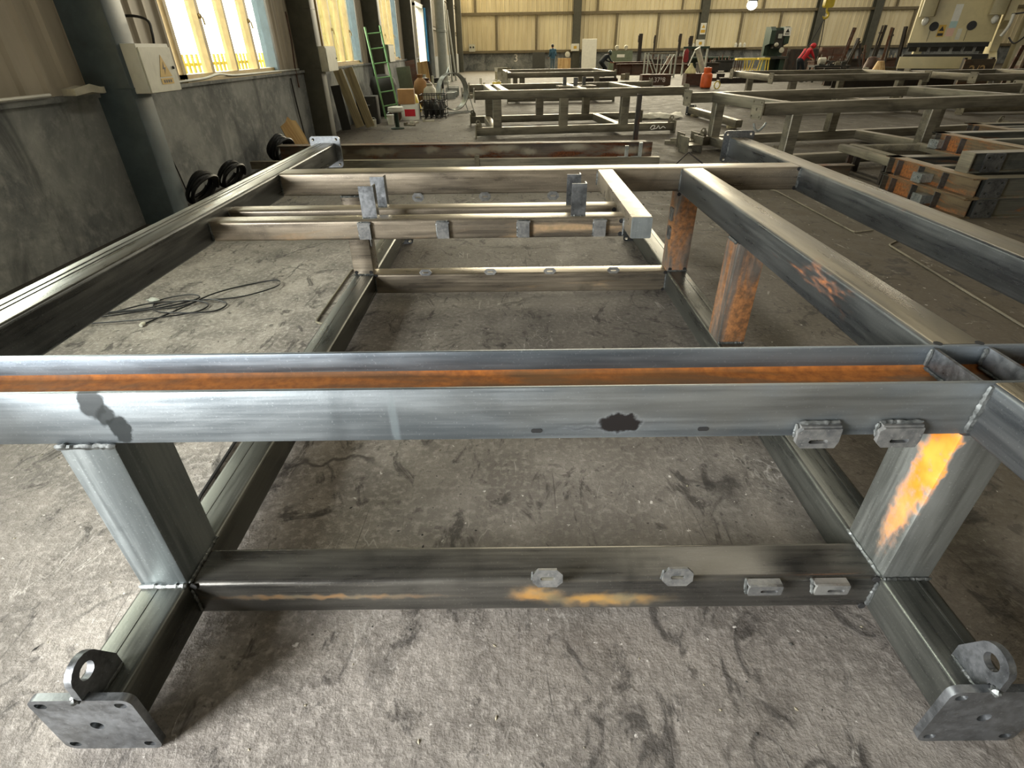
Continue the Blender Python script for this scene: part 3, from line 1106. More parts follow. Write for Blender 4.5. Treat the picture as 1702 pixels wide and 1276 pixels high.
# slotted tabs
def tab(cx, y, cz, w=.092, h=.062, tilt=0, kind='flat', t=.010, parent=fr, mk=fm):
    """small cable tab with clipped corners and a slot"""
    ch = .018
    b0, b1, c0, c1 = -w / 2, w / 2, -h / 2, h / 2
    outer = [(b0 + ch, c0), (b1 - ch, c0), (b1, c0 + ch), (b1, c1 - ch), (b1 - ch, c1), (b0 + ch, c1), (b0, c1 - ch), (b0, c0 + ch)]
    mat = Matrix.Translation((cx, y, cz)) @ Matrix.Rotation(tilt, 4, 'X')
    mb = mk()
    mb.plate('y', -t / 2, t / 2, outer, [slot(0, 0, w * .24, h * .10)], mat=mat)
    return mb.build('slotted_tab', M['st_tab'], parent)


for x in (.095, .492):
    o = tab(x, 1.046, .232, .092, .064, R(-12))
    w_ = fm()
    w_.bead((x - .045, 1.056, .212), (x + .045, 1.056, .212), .006)
    w_.bead((x - .046, 1.053, .212), (x - .046, 1.046, .262), .004)
    w_.build('weld_bead', M['st_weld'], o)
for x in (.765, .97):
    mb = fm()
    # short angle clip: level leaf welded to the beam, upright leaf with a slot
    mb.box(x - .052, x + .052, 1.035, 1.060, .192, .200)
    mb.plate('y', 1.028, 1.036, rrect(x - .052, x + .052, .160, .202, .006, 2), [slot(x + .012, .178, .026, .006)])
    o = mb.build('slotted_tab', M['st_tab'], fr)
    w_ = fm()
    w_.bead((x - .054, 1.058, .204), (x - .054, 1.034, .160), .006)
    w_.build('weld_bead', M['st_weld'], o)
for x in (.761, .964):
    mb = fm()
    mb.plate('y', 1.040, 1.052, [(x - .040, .735), (x + .046, .735), (x + .052, .755), (x + .050, .795), (x - .046, .795), (x - .058, .785), (x - .056, .752)], [slot(x, .756, .024, .006)])
    mb.box(x - .05, x + .05, 1.046, 1.064, .788, .800)
    o = mb.build('slotted_tab', M['st_tab'], fr)
    w_ = fm()
    w_.bead((x - .05, 1.058, .803), (x + .052, 1.058, .803), .006)
    w_.bead((x - .056, 1.058, .800), (x - .060, 1.050, .765), .005)
    w_.build('weld_bead', M['st_weld'], o)
for x in (-.64, -.165, .27, .735):
    tab(x, 3.712, .216, .090, .044, R(-10))
for x in (-.638, -.184, .278):
    tab(x, 3.71, .75, .078, .056)
for x in (-.755, -.355, .057, .446):
    mb = fm()
    mb.box(x - .030, x + .030, 2.698, 2.706, .775, .850)
    mb.box(x - .030, x - .022, 2.706, 2.720, .775, .850)
    mb.box(x + .022, x + .030, 2.706, 2.720, .775, .850)
    mb.box(x - .034, x + .034, 2.700, 2.720, .850, .858)
    o = mb.build('bracket_clip', M['st_tab'], fr)
    w_ = fm()
    w_.bead((x - .032, 2.712, .775), (x - .032, 2.712, .85), .005)
    w_.bead((x - .03, 2.71, .860), (x + .03, 2.71, .860), .004)
    w_.build('weld_bead', M['st_weld'], o)
mb = fm()
mb.plate('x', -1.021, -1.012, rrect(3.74, 3.80, .40, .50, .012, 2), [slot(3.77, .45, .010, .03)])
mb.build('slotted_tab', M['st_tab'], fr)
for z in (.55, .42):
    mb = fm()
    mb.plate('x', 1.120, 1.131, rrect(3.76, 3.83, z, z + .09, .012, 2), [slot(3.795, z + .045, .010, .025)])
    mb.build('slotted_tab', M['st_tab'], fr)
# small slots cut in the front flange
for x in (.055, .475):
    mb = fm()
    mb.plate('y', 1.0625, 1.0645, slot(x, .783, .014, .006), ())
    mb.build('cut_slot', M['hole'], hbeam)

# weld beads and cope holes at the joints
BEADS = [((XL0, 1.052, ZT1 + .003), (XL1, 1.052, ZT1 + .003), .009), ((XL0 - .005, 1.058, ZU - .004), (XL1 + .004, 1.058, ZU - .004), .009),
         ((XR0, 1.052, ZT1 + .002), (XR1, 1.052, ZT1 + .002), .006), ((XR0 - .003, 1.06, ZT1 + .004), (XR0 - .003, 1.25, ZT1 + .004), .007),
         ((XL1 + .003, 1.06, ZT1 + .004), (XL1 + .003, 1.25, ZT1 + .004), .006), ((1.142, HF - .004, ZU + .01), (1.142, HF - .004, ZT - .008), .009),
         ((XR0 - .003, 1.057, ZB + .02), (XR0 - .003, 1.057, ZT1 - .02), .007), ((XL1 + .003, 1.057, ZB + .02), (XL1 + .003, 1.057, ZT1 - .02), .006),
         ((XR0 - .003, 2.62, ZU - .002), (XR0 - .003, 2.74, ZU - .002), .009), ((XR0, 2.597, ZT1 + .003), (XR1, 2.597, ZT1 + .003), .007),
         ((IR0, 3.716, ZU + .01), (IR0, 3.716, ZT - .01), .008), ((UR0 - .003, 3.716, ZU + .02), (UR0 - .003, 3.716, ZT - .01), .008),
         ((UL1 + .003, 3.716, ZU + .02), (UL1 + .003, 3.716, ZT - .01), .006), ((UL1 + .003, 2.717, .772), (UL1 + .003, 2.717, .862), .006),
         ((UL1 + .003, 2.942, .772), (UL1 + .003, 2.942, .862), .006), ((.568, 2.717, .772), (.568, 2.717, .862), .006), ((.569, 3.714, .815), (.569, 3.714, .905), .006),
         ((XL0, 3.72, ZT1 + .003), (XL1, 3.72, ZT1 + .003), .006), ((XR0, 3.72, ZT1 + .003), (XR1, 3.72, ZT1 + .003), .006),
         ((XL1 + .003, 3.718, ZB + .02), (XL1 + .003, 3.718, ZT1 - .02), .006), ((XR0 - .003, 3.718, ZB + .02), (XR0 - .003, 3.718, ZT1 - .02), .007),
         ((UR0 - .003, 5.055, ZU + .01), (UR0 - .003, 5.055, ZT - .01), .007), ((XL0, 3.722, ZU), (XL1, 3.722, ZU), .007)]
for p0, p1, r in BEADS:
    mb = fm()
    mb.bead(p0, p1, r)
    mb.build('weld_bead', M['st_weld'], fr)
for (x, y, z) in ((XL1 + .012, 1.058, ZT1 - .008), (XR0 - .012, 1.058, ZT1 - .008), (XR0 - .014, 1.058, ZB + .01), (XL1 + .012, 3.72, ZT1 - .008), (XR0 - .012, 3.72, ZT1 - .008), (XR0 - .012, 3.72, ZB + .01),
                  (.556, 2.719, .848), (.556, 2.719, .782), (.556, 2.944, .848), (XL0 + .02, 3.722, ZT1 + .02), (XL1 - .02, 3.722, ZT1 + .02), (XR0 + .02, 3.722, ZT1 + .015), (XR1 - .02, 3.722, ZT1 + .015),
                  (IR0 + .006, 3.72, ZU - .012), (UR0 - .014, 3.716, ZT - .012), (UR0 - .014, 3.716, ZU + .02)):
    mb = fm()
    mb.lathe((x, y, z), [(.012, -.002), (.012, .002)], 10, axis='y')
    mb.build('cope_hole', M['hole'], fr)
for (x, y) in ((IR0 + .018, HB + .004), (IR1 - .018, HB + .004)):
    mb = fm()
    mb.lathe((x, y, ZT), [(.011, -.002), (.011, .0012)], 10)
    mb.build('cope_hole', M['hole'], fr)

# ------------------------------------------------------------------ thin bent rods and cable lying by the frame
def bent_rod(label, pts, r=.008, mat='st_dust'):
    base = Vector(pts[0])
    base.z = 0
    mb = MB(base)
    out = []
    P3 = [Vector(p) for p in pts]
    for i, p in enumerate(P3):
        if 0 < i < len(P3) - 1:
            d0 = (P3[i - 1] - p).normalized()
            d1 = (P3[i + 1] - p).normalized()
            for t in (0, .5, 1):
                a, b, c = p + d0 * .03, p, p + d1 * .03
                out.append(a.lerp(b, t).lerp(b.lerp(c, t), t))
        else:
            out.append(p)
    mb.tube(out, r, 6)
    o = mb.build('bent_rod', M[mat])
    o.location = base
    return tag(o, label, 'steel rod', 'bent rods lying beside the frame')


bent_rod('thin bent rod on floor under the upper right beam, far one', [(3.26, 7.2, .009), (3.39, 7.05, .009), (3.40, 5.24, .009), (3.62, 5.30, .009)])
bent_rod('thin bent rod on floor under the upper right beam, near one', [(3.74, 5.02, .009), (3.50, 4.84, .009), (3.36, 3.13, .009), (3.34, 2.2, .009)])
bent_rod('thin bent rod on floor left of lower left beam, beyond the front H beam', [(-1.25, 4.42, .009), (-1.38, 4.36, .009), (-1.375, 3.33, .009), (-1.26, 3.28, .009)])
bent_rod('thin dark rod on floor behind the front left post', [(-1.345, 2.9, .009), (-1.352, 2.0, .009), (-1.338, 1.62, .009), (-1.30, 1.55, .009)], mat='black')


def curve_pts(ctrl, n=10):
    """Catmull-Rom through control points"""
    P4 = [Vector(p) for p in ctrl]
    P4 = [P4[0]] + P4 + [P4[-1]]
    out = []
    for i in range(1, len(P4) - 2):
        for k in range(n):
            t = k / n
            p0, p1, p2, p3 = P4[i - 1:i + 3]
            out.append(.5 * ((2 * p1) + (-p0 + p2) * t + (2 * p0 - 5 * p1 + 4 * p2 - p3) * t * t + (-p0 + 3 * p1 - 3 * p2 + p3) * t ** 3))
    out.append(P4[-2])
    return out


cb = (-2.6, 3.6, 0)
ct = thing('cable_tangle', 'tangled thin dark cable with pale plug on floor left of the frame', 'cable', cb)
ctrl = [(.03, -.26), (.18, .02), (.28, .22), (.42, .42), (.66, .52), (.72, .36), (.5, .2), (.2, .12), (-.1, .06), (-.35, -.08), (-.58, -.2), (-.3, -.16), (0, .02), (.2, .16), (.1, .22), (-.1, .14), (0, -.06),
        (.2, -.12), (.42, -.06), (.46, .06), (.28, .12), (.1, .02), (-.15, -.05), (-.42, -.17), (-.6, -.26), (-.2, -.24), (.08, -.2), (.3, -.06), (.32, .06), (.12, .1), (-.12, .0), (-.4, -.1), (-.7, -.3)]
mb = MB()
pp = curve_pts([(x, y, .008 + .008 * (i % 3)) for i, (x, y) in enumerate(ctrl)], 8)
mb.tube(pp, .0055, 6)
mb.build('cord', M['hosepipe'], ct)
mb = MB()
mb.lathe((.03, -.30, .014), [(.013, 0), (.014, .03), (.008, .045)], 10, axis='y')
mb.build('plug', M['offwhite'], ct)
mb = MB()
mb.ball((-.12, .12, .022), .05, .03, .02, jit=.2)
mb.build('connector', M['pipegrey'], ct)

# ------------------------------------------------------------------ wall-mounted electric boxes, cables and rails on the left
def elec_box(name, label, x0, x1, y0, y1, z0, z1, mat='white', sign=True, gland=True):
    t = thing(name, label, 'electric box', (x0, (y0 + y1) / 2, z0), 0, 'electric boxes along the left wall')
    o = (x0, (y0 + y1) / 2, z0)
    mb = MB(o)
    mb.rtube('x', x0, x1 - .016, y0, y1, z0, z1, .008, 2)
    mb.build('box_body', M[mat], t)
    mb = MB(o)
    mb.rtube('x', x1 - .014, x1, y0 + .005, y1 - .005, z0 + .005, z1 - .03, .008, 2)
    dr = mb.build('door', M['offwhite'], t)
    mb = MB(o)
    mb.lathe((x1, y1 - .05, (z0 + z1) / 2), [(.014, 0), (.014, .012), (.006, .016)], 10, axis='x')
    mb.build('lock', M['black'], dr)
    if sign:
        cy, cz, s_ = y0 + (y1 - y0) * .60, z0 + (z1 - z0) * .46, .11
        mb = MB(o)
        mb.prof('x', x1 + .0005, x1 + .003, [(cy - s_, cz - .06), (cy + s_, cz - .06), (cy, cz + .13)])
        mb.box(x1 + .0005, x1 + .003, cy - s_, cy + s_, cz - .125, cz - .072)
        sg = mb.build('warning_sign', M['yellow_sign'], dr)
        mb = MB(o)
        mb.prof('x', x1 + .003, x1 + .004, [(cy + .01, cz + .07), (cy - .03, cz + .005), (cy, cz + .01), (cy - .012, cz - .04), (cy + .03, cz + .022), (cy + .002, cz + .02)])
        for k in range(4):
            yy = cy - .07 + k * .04
            mb.box(x1 + .003, x1 + .004, yy, yy + .026, cz - .112, cz - .086)
        mb.build('sign_mark', M['black'], dr)
    return t


elec_box('electric_box', 'white electric box with yellow warning triangle on the nearest column', -3.70, -3.54, 5.96, 6.52, 1.258, 1.676)
elec_box('electric_box', 'yellowed electric box on second column beside the second window', -3.70, -3.55, 12.05, 12.72, 1.245, 1.667, 'offwhite', False)
elec_box('electric_box', 'pale grey-green box behind the green ladder', -3.69, -3.52, 18.15, 19.0, 1.28, 1.72, 'midgreen', False)


def wire(name, label, ctrl, r, mat, cat='cable', n=8, group=None):
    base = Vector(ctrl[0])
    mb = MB(base)
    mb.tube(curve_pts(ctrl, n), r, 6)
    o = mb.build(name, M[mat])
    o.location = base
    return tag(o, label, cat, group)


wire('wall_cable', 'black cable looping from the wall into the nearest electric box', [(-4.102, 6.541, 1.895), (-3.882, 6.583, 1.921), (-3.680, 6.516, 1.879), (-3.612, 6.414, 1.769), (-3.604, 6.372, 1.676)], .013, 'hosepipe')
wire('wall_cable', 'pale cable lying along the sill under the first window', [(-4.051, 6.752, 1.292), (-4.017, 7.934, 1.305), (-4.026, 8.440, 1.338), (-4.017, 8.946, 1.309), (-4.026, 10.297, 1.305), (-4.034, 11.732, 1.300)], .014, 'pipegrey')
wire('wall_cable', 'dark red cable hanging down beside the second column', [(-4.026, 11.605, 2.191), (-4.009, 11.563, 1.769), (-4.026, 11.529, 1.347), (-4.009, 11.478, 1.009)], .015, 'st_brown')
wire('wall_cable', 'thin dark cable running down the cement wall below the nearest box', [(-4.039, 6.330, 1.220), (-4.041, 6.541, 0.840), (-4.041, 6.752, 0.545), (-4.026, 6.836, 0.050)], .008, 'hosepipe')
wire('wall_pipe', 'white pipe running along the wall ledge at the far left edge', [(-4.001, 3.882, 1.300), (-4.001, 5.233, 1.300)], .014, 'white', 'pipe')
wire('wall_pipe', 'grey conduit standing upright on wall before second column', [(-4.017, 11.310, 0.020), (-4.026, 11.225, 0.756), (-4.026, 11.183, 1.178)], .014, 'grime', 'pipe')
# folded cloth scrap on the ledge
mb = MB()
pts = [(-.06, -.2, 0), (.06, -.2, 0), (.09, -.02, .02), (.10, .12, .0), (.06, .22, .0), (-.06, .2, .0), (-.06, 0, .02)]
top = [(x, y, z + .05 + .02 * random.random()) for x, y, z in pts]
n_ = len(pts)
mb.add(pts + top, [tuple(range(n_))[::-1], tuple(range(n_, 2 * n_))] + [(i, (i + 1) % n_, n_ + (i + 1) % n_, n_ + i) for i in range(n_)])
o = tag(place(mb.build('cloth_scrap', M['scrap'], smooth=60), (-3.97, 5.62, 1.28)), 'pale crumpled scrap on ledge beside the nearest column', 'cloth')


# ------------------------------------------------------------------ generic welded frames of the same kind, seen further off
def far_plate(mb, axis, a, b, c, hb=.13, hc=.125, t=.02):
    mb.plate(axis, a, a + t, rrect(b - hb, b + hb, c - hc, c + hc, .025, 3), [circ(b - hb + .035, c + hc - .035, .014, 8), circ(b + hb - .035, c + hc - .035, .014, 8), circ(b - hb + .035, c - hc + .035, .014, 8), circ(b + hb - .035, c - hc + .035, .014, 8), circ(b, c, .02, 10)])


def far_frame(label, loc, rotz, L, W, zt=.9, ups=(), lows=(), posts_=(), x_up=None, x_low=None, mats=('st_bg', 'st_bgy'), group='welded frames standing around the hall', plates=True, lug_ends=True):
    """x along the long side. ups/lows: x positions of cross beams; posts_: (x, side)"""
    t = thing('welded_base_frame', label, 'steel frame', loc, rotz, group)
    mx_, my_ = M[mats[0]], M[mats[1]]
    xu = x_up or (0, L)
    xl = x_low or (0, L)
    zu0 = zt - .155
    for (y0) in (0, W - .15):
        mb = MB()
        mb.rtube('x', xl[0], xl[1], y0, y0 + .15, .05, .20, .014, 2)
        mb.build('lower_side_beam', mx_, t)
        mb = MB()
        mb.rtube('x', xu[0], xu[1], y0, y0 + .15, zu0, zt, .014, 2)
        mb.build('upper_side_beam', mx_, t)
        if plates:
            for (xx, zc) in ((xl[0] - .02, .125), (xl[1], .125), (xu[0] - .02, zu0 + .078), (xu[1], zu0 + .078)):
                mb = MB()
                far_plate(mb, 'x', xx, y0 + .075, zc)
                mb.build('end_plate', M['st_dust'], t)
        if lug_ends:
            for (xx, s) in ((xl[0] + .03, 1), (xl[1] - .03, -1)):
                mb = MB()
                yy = y0 + .075
                mb.plate('y', yy - .01, yy + .01, [(xx - .03, .2), (xx + .09 * s, .2), (xx + .09 * s, .26), (xx + .045 * s, .335), (xx - .005 * s, .34), (xx - .035 * s, .30)], [circ(xx + .012 * s, .295, .022, 10)])
                mb.build('lifting_lug', M['st_dust'], t)
    for x in ups:
        mb = MB()
        mb.rtube('y', .15, W - .15, x, x + .15, zu0, zt, .014, 2)
        mb.build('upper_cross_beam', my_, t)
    for x in lows:
        mb = MB()
        mb.rtube('y', .15, W - .15, x, x + .15, .05, .20, .014, 2)
        mb.build('lower_cross_beam', my_, t)
    for (x, side) in posts_:
        y0 = 0 if side == 0 else W - .15
        mb = MB()
        mb.rtube('z', .20, zu0, x, x + .17, y0, y0 + .15, .01, 1)
        mb.build('post', mx_, t)
    return t


# frame straight behind the foreground one, seen from its long side
A = R(6.5)
f2 = far_frame('welded frame in the middle distance behind the long rusty beam', (-.72, 12.08, 0), A, 4.25, 2.35, .87, ups=(.32, .56, 2.2, 3.35), lows=(.32, 3.0), posts_=((.36, 0), (1.75, 0), (3.05, 0), (.36, 1), (2.75, 1), (1.6, 1)), x_up=(0, 4.42), x_low=(0, 4.25))
for (x, y) in ((2.05, 1.25), (2.25, 1.05), (2.5, 1.3)):
    mb = MB()
    mb.angle('z', .87, 1.03, x, x + .07, y, y + .07)
    mb.build('angle_bracket', M['st_plate'], f2)
mb = MB()
mb.rtube('x', 1.9, 2.75, 1.0, 1.1, .77, .87, .01, 2)
mb.build('middle_tube', M['st_bg'], f2)
mb = MB()
mb.rtube('x', 1.9, 2.75, 1.25, 1.35, .77, .87, .01, 2)
mb.build('middle_tube', M['st_bg'], f2)
# chalk marks on its lower beam
mb = MB()
mb.tube(curve_pts([(3.72, -.004, .10), (3.76, -.004, .15), (3.82, -.004, .15), (3.79, -.004, .09), (3.74, -.004, .08), (3.86, -.004, .10), (3.90, -.004, .15), (3.94, -.004, .09), (4.0, -.004, .13), (4.06, -.004, .10)], 5), .008, 5)
mb.build('chalk_mark', M['chalk'], f2)

f2b = far_frame('far welded frame behind the middle one, before the people', (-.1, 20.1, 0), R(4), 3.6, 3.1, .90, ups=(.0, 3.4), lows=(.3, 3.0), posts_=((.4, 0), (2.9, 0), (.4, 1), (2.9, 1)))

# frames on the right
f3 = far_frame('large welded frame on the right, nearest of those behind', (3.50, 8.30, 0), R(11), 6.9, 2.25, .90, ups=(.42, 4.35), lows=(.5, 3.5), posts_=((.52, 0), (2.85, 0), (5.4, 0), (.52, 1), (2.9, 1), (5.2, 1)), x_low=(.35, 6.9))
mb = MB()
mb.tube(curve_pts([(.0, .10, .64), (.02, .08, .57), (.07, .07, .54), (.12, .06, .58), (.16, .05, .65)], 5), .016, 8)
mb.build('hook', M['galv'], f3)
f4 = far_frame('welded frame on the right before the worker in red', (6.75, 15.7, 0), R(1), 4.05, 2.9, .92, ups=(.05, 3.9), lows=(.3, 3.6), posts_=((.5, 0), (3.3, 0), (.5, 1), (3.3, 1)), plates=True)
f5 = thing('box_beam', 'pale box beam with end plate lying beside the gas cylinder, left of the right frames', 'steel beam', (5.0, 12.85, 0), R(3))
mb = MB()
mb.rtube('y', 0, 3.1, -.075, .075, .05, .20, .014, 2)
mb.build('beam', M['st_bgy'], f5)
mb = MB()
far_plate(mb, 'y', 3.1, 0, .125)
mb.build('end_plate', M['st_plate'], f5)
mb = MB()
mb.box(-.1, .1, .3, .4, 0, .05)
mb.box(-.1, .1, 2.7, 2.8, 0, .05)
mb.build('packing_strip', M['woodgrey'], f5)
f6 = far_frame('welded frame at the right edge in front of the press brake', (11.6, 15.2, 0), R(3), 4.2, 2.6, .90, ups=(.1, 2.6), lows=(.4, 3.4), posts_=((.5, 0), (3.2, 0), (.5, 1), (3.2, 1)))

# ------------------------------------------------------------------ long beams on the floor behind the main frame
rb = thing('rusty_beam', 'long rust-blotched I beam lying on floor behind the foreground frame', 'steel beam', (-.85, 9.0, .1), R(-.6))
mb = MB()
mb.box(-2.8, 3.05, -.004, .004, .014, .236)
mb.build('web', steel('blotched_rust_web', hexc('#4a4038'), hexc('#6b5e4e'), 'x', .42, ('#4c3020', '#75452a'), rough=.6, metal=.2, seed=40, blobs=tuple(
    dict(c=(-2.4 + .62 * k + .2 * math.sin(k * 5), 0, .15 + .04 * math.sin(k * 3)), r=(.10 + .08 * (k % 3), .2, .05), amp=.05, ns=9, col=hexc('#b5ad98'), soft=.6, op=.55) for k in range(9))), rb)
for z0 in (0, .236):
    mb = MB()
    mb.rtube('x', -2.8, 3.05 if z0 == 0 else 2.95, -.09, .09, z0, z0 + .014, .003, 1)
    mb.build('flange', M['st_rust'], rb)
cbm = thing('channel_bar', 'long thin channel bar on floor in front of the rusty I beam', 'steel bar', (-1.1, 8.5, .102), R(-.6))
mb = MB()
mb.channel('x', -2.82, 3.3, -.05, .05, 0, .10)
mb.build('channel', M['st_bg'], cbm)
mb = MB()
mb.box(.55, .62, -.07, -.05, -.1, .16)
mb.build('clip', M['st_dust'], cbm)
for k, (x, h) in enumerate(((2.78, .16), (2.98, .2))):
    mb = MB()
    mb.box(x, x + .05, -.03, .0, .103, .10 + h)
    mb.box(x - .10, x + .05, -.03, .03, .103, .110)
    o = tag(place(mb.build('small_bracket', M['galv']), (-1.1, 8.5, .1), R(-.6)), ('small pale L bracket standing on the channel bar, left one' if k == 0 else 'small pale L bracket standing on the channel bar, right one'), 'bracket', 'brackets on the channel bar')
mb = MB()
mb.angle('z', .0, .95, -.035, .035, -.035, .035, .006)
o = tag(place(mb.build('upright_angle_bar', M['st_black']), (2.06, 9.6, 0)), 'dark angle bar standing upright at the end of the rusty beam', 'steel bar')
mb = MB()
mb.tube([(0, 0, .012), (.25, .1, .22), (.55, -.05, .012)], .012, 6)
mb.tube([(0, 0, .012), (.55, -.05, .012)], .012, 6)
o = tag(place(mb.build('bent_bracket', M['st_black']), (2.45, 8.6, 0)), 'dark triangular bent bar on floor at right end of the channel bar', 'bracket')
for k_, x in enumerate((-3.3, -.9, 1.4)):
    mb = MB()
    mb.box(-.06, .06, -.45, .35, 0, .1)
    tag(place(mb.build('timber_packer', M['woodgrey']), (x, 8.78, 0)), 'timber packer under the long rusty beam, ' + ['left one', 'middle one', 'right one'][k_], 'packer', 'packers under the long beams')
# two short H offcuts
for k, (x, y, a) in enumerate(((3.35, 9.95, 12), (3.42, 10.45, 8))):
    mb = MB()
    mb.ibeam('y', -.02, .30, -.14, .14, 0, .26, tf=.014, tw=.012, lying=True)
    o = tag(place(mb.build('beam_offcut', M['st_bg']), (x - .17, y, 0), R(a)), ('short H beam offcut on floor behind main frame, nearer one' if k == 0 else 'short H beam offcut on floor behind main frame, further one'), 'beam offcut', 'H beam offcuts')
mb = MB()
mb.box(-.6, .6, -.08, .08, .0, .05)
mb.box(-.5, .55, -.03, .05, .05, .09)
o = tag(place(mb.build('flat_bar_bundle', M['st_dust']), (3.55, 11.0, 0), R(-15)), 'short bundle of dusty flat bars beside the beam offcuts', 'steel bar')
# crumpled sheet
mb = MB()
vs, fs = [], []
for j in range(7):
    for i in range(11):
        u_, v_ = i / 10, j / 6
        vs.append((u_ * 1.15 + .1 * v_, v_ * .7 + .06 * math.sin(u_ * 7), .015 + .10 * abs(math.sin(u_ * 6 + v_ * 3)) * math.sin(math.pi * v_) ** .5 + .03 * random.random()))
for j in range(6):
    for i in range(10):
        a = j * 11 + i
        fs.append((a, a + 1, a + 12, a + 11))
nn = len(vs)
vs += [(x, y, z - .014) for x, y, z in vs]
fs += [tuple(q + nn for q in f[::-1]) for f in fs]
mb.add(vs, fs)
o = tag(place(mb.build('crumpled_sheet', M['scrap'], smooth=60), (3.3, 15.0, 0), R(5)), 'crumpled pale plastic sheet lying on floor beside the middle frame', 'plastic sheet')

# ------------------------------------------------------------------ stack of H-beam frames on the right
def stack_frame(label, loc, rotz, L, W, z0, h=.2, plate_x=(.12, ), mats=('st_stack', 'st_stacky'), side_plate=None, stiff=(.25, .62, 1.0)):
    t = thing('beam_frame', label, 'steel frame', (loc[0], loc[1], z0), rotz, 'stacked H beam frames')
    for y in (0, W - .16):
        mb = MB()
        mb.ibeam('x', .16 if y == 0 else .0, L, y, y + .16, 0, h, tf=.012, tw=.01)
        mb.build('cross_beam', M[mats[0]], t)
    mb = MB()
    mb.ibeam('y', .0, W, -.0, .16, .0, h, tf=.012, tw=.01)
    mb.build('side_beam', M[mats[1]], t)
    for y in stiff:
        mb = MB()
        mb.box(.004, .075, W - y, W - y + .012, .012, h - .012)
        mb.build('stiffener', M['st_plate'], t)
    for x in plate_x:
        mb = MB()
        mb.plate('y', -.012, 0, rrect(x, x + .22, .006, h - .004, .01, 2), [slot(x + .04, .05, .018, .012), slot(x + .18, .05, .018, .012), slot(x + .04, h - .045, .018, .012), slot(x + .18, h - .045, .018, .012)])
        mb.build('end_plate', M['st_plate'], t)
        mb = MB()
        mb.box(x + .01, x + .21, .0, .06, .012, h - .012)
        mb.build('plate_backing', M['darkgrey'], t)
    if side_plate:
        y = side_plate
        mb = MB()
        mb.plate('x', -.07, -.06, rrect(y, y + .16, .03, .13, .008, 2), [slot(y + .04, .08, .01, .018), slot(y + .11, .08, .01, .018)])
        mb.box(-.06, .07, y + .005, y + .155, .035, .125)
        mb.build('side_bracket', M['galv'], t)
    mb = MB()
    mb.rtube('x', .16, L, W * .55, W * .55 + .12, .02, h - .02, .01, 1)
    mb.build('middle_beam', M[mats[0]], t)
    return t


stack_frame('bottom frame of the rusty H beam stack at right edge', (4.74, 5.70), R(2), 3.6, 1.42, 0, .2, (.14,), side_plate=.5)
stack_frame('second frame of the rusty H beam stack at right edge', (4.76, 5.72), R(2), 3.6, 1.42, .2, .2, (.14,), side_plate=.62)
t3 = stack_frame('third frame of the rusty H beam stack, set further right', (5.62, 6.22), R(4), 3.4, 1.40, .4, .2, (), side_plate=1.15, stiff=(.25, .5))
mb = MB()
mb.ibeam('x', -.74, 3.4, -.17, -.01, 0, .2, tf=.012, tw=.01)
mb.build('cross_beam', M['st_stack'], t3)
mb = MB()
mb.plate('y', -.19, -.178, rrect(-.62, -.40, .006, .196, .01, 2), [slot(-.58, .05, .018, .012), slot(-.44, .05, .018, .012), slot(-.58, .155, .018, .012), slot(-.44, .155, .018, .012)])
mb.build('end_plate', M['st_plate'], t3)
mb = MB()
mb.box(-.75, -.735, -.175, -.005, .0, .2)
mb.build('end_cap', M['st_dust'], t3)
stack_frame('H beam frame on timber blocks behind the rusty stack', (6.6, 7.72), R(3), 3.2, .75, .40, .2, (.12,), stiff=(.2,))
for k in range(2):
    mb = MB()
    mb.box(0, .2, 0, .65, 0, .2)
    mb.box(.02, .22, .02, .66, .2, .40)
    o = tag(place(mb.build('timber_support', M['woodgrey']), (6.75 + 2.2 * k, 7.82 + .1 * k, 0), R(3)), ['timber block pile under the rear H beam frame, left one', 'timber block pile under the rear H beam frame, right one'][k], 'support', 'timber supports')
# dusty low trestle frame left of the stack
tf_ = thing('dusty_trestle', 'low dusty grey frame on short legs left of the H beam stack', 'trestle', (4.86, 7.2, 0), R(1))
for x in (0, .16, 1.15):
    mb = MB()
    mb.rtube('y', 0, 1.28, x, x + .11, .24, .34, .02, 2)
    mb.build('rail', M['st_dust'], tf_)
for y in (.0, 1.18):
    mb = MB()
    mb.rtube('x', .11, 1.2, y, y + .1, .24, .33, .015, 2)
    mb.build('cross_rail', M['st_dust'], tf_)
for (x, y) in ((.02, .98), (.18, 1.05), (1.16, .98), (.02, .15), (1.16, .15)):
    mb = MB()
    mb.box(x, x + .07, y, y + .05, 0, .245)
    mb.build('leg', M['st_black'], tf_)
mb = MB()
mb.ibeam('x', 0, 1.8, 0, .15, 0, .17)
o = tag(place(mb.build('rusty_beam', M['st_rust']), (2.95, 7.72, 0), R(2)), 'short rusty I beam on floor under the dusty trestle', 'steel beam')

# ------------------------------------------------------------------ clutter along the left wall
def coil(label, loc, R0, tilt, turns=5, r=.02, mat='hosepipe', rotz=0, cat='hose', w=.12):
    mb = MB()
    pts = []
    N = 26
    for i in range(turns * N):
        a = 2 * math.pi * i / N
        rr = R0 * (1 - .06 * (i / N % 3)) + .01 * math.sin(a * 3 + i * .02)
        pts.append((rr * math.cos(a), (i / (turns * N) - .5) * w + .01 * math.sin(a * 2.3), rr * math.sin(a)))
    mt = Matrix.Rotation(rotz, 4, 'Z') @ Matrix.Rotation(tilt, 4, 'X')
    mb.tube(pts, r, 6, mat=mt)
    zmin = min(v[2] for v in mb.v)
    mb.v = [(x, y, z - zmin) for x, y, z in mb.v]
    o = mb.build('coiled_hose', M[mat])
    o.location = loc
    return tag(o, label, cat, 'coiled hoses by the left wall')


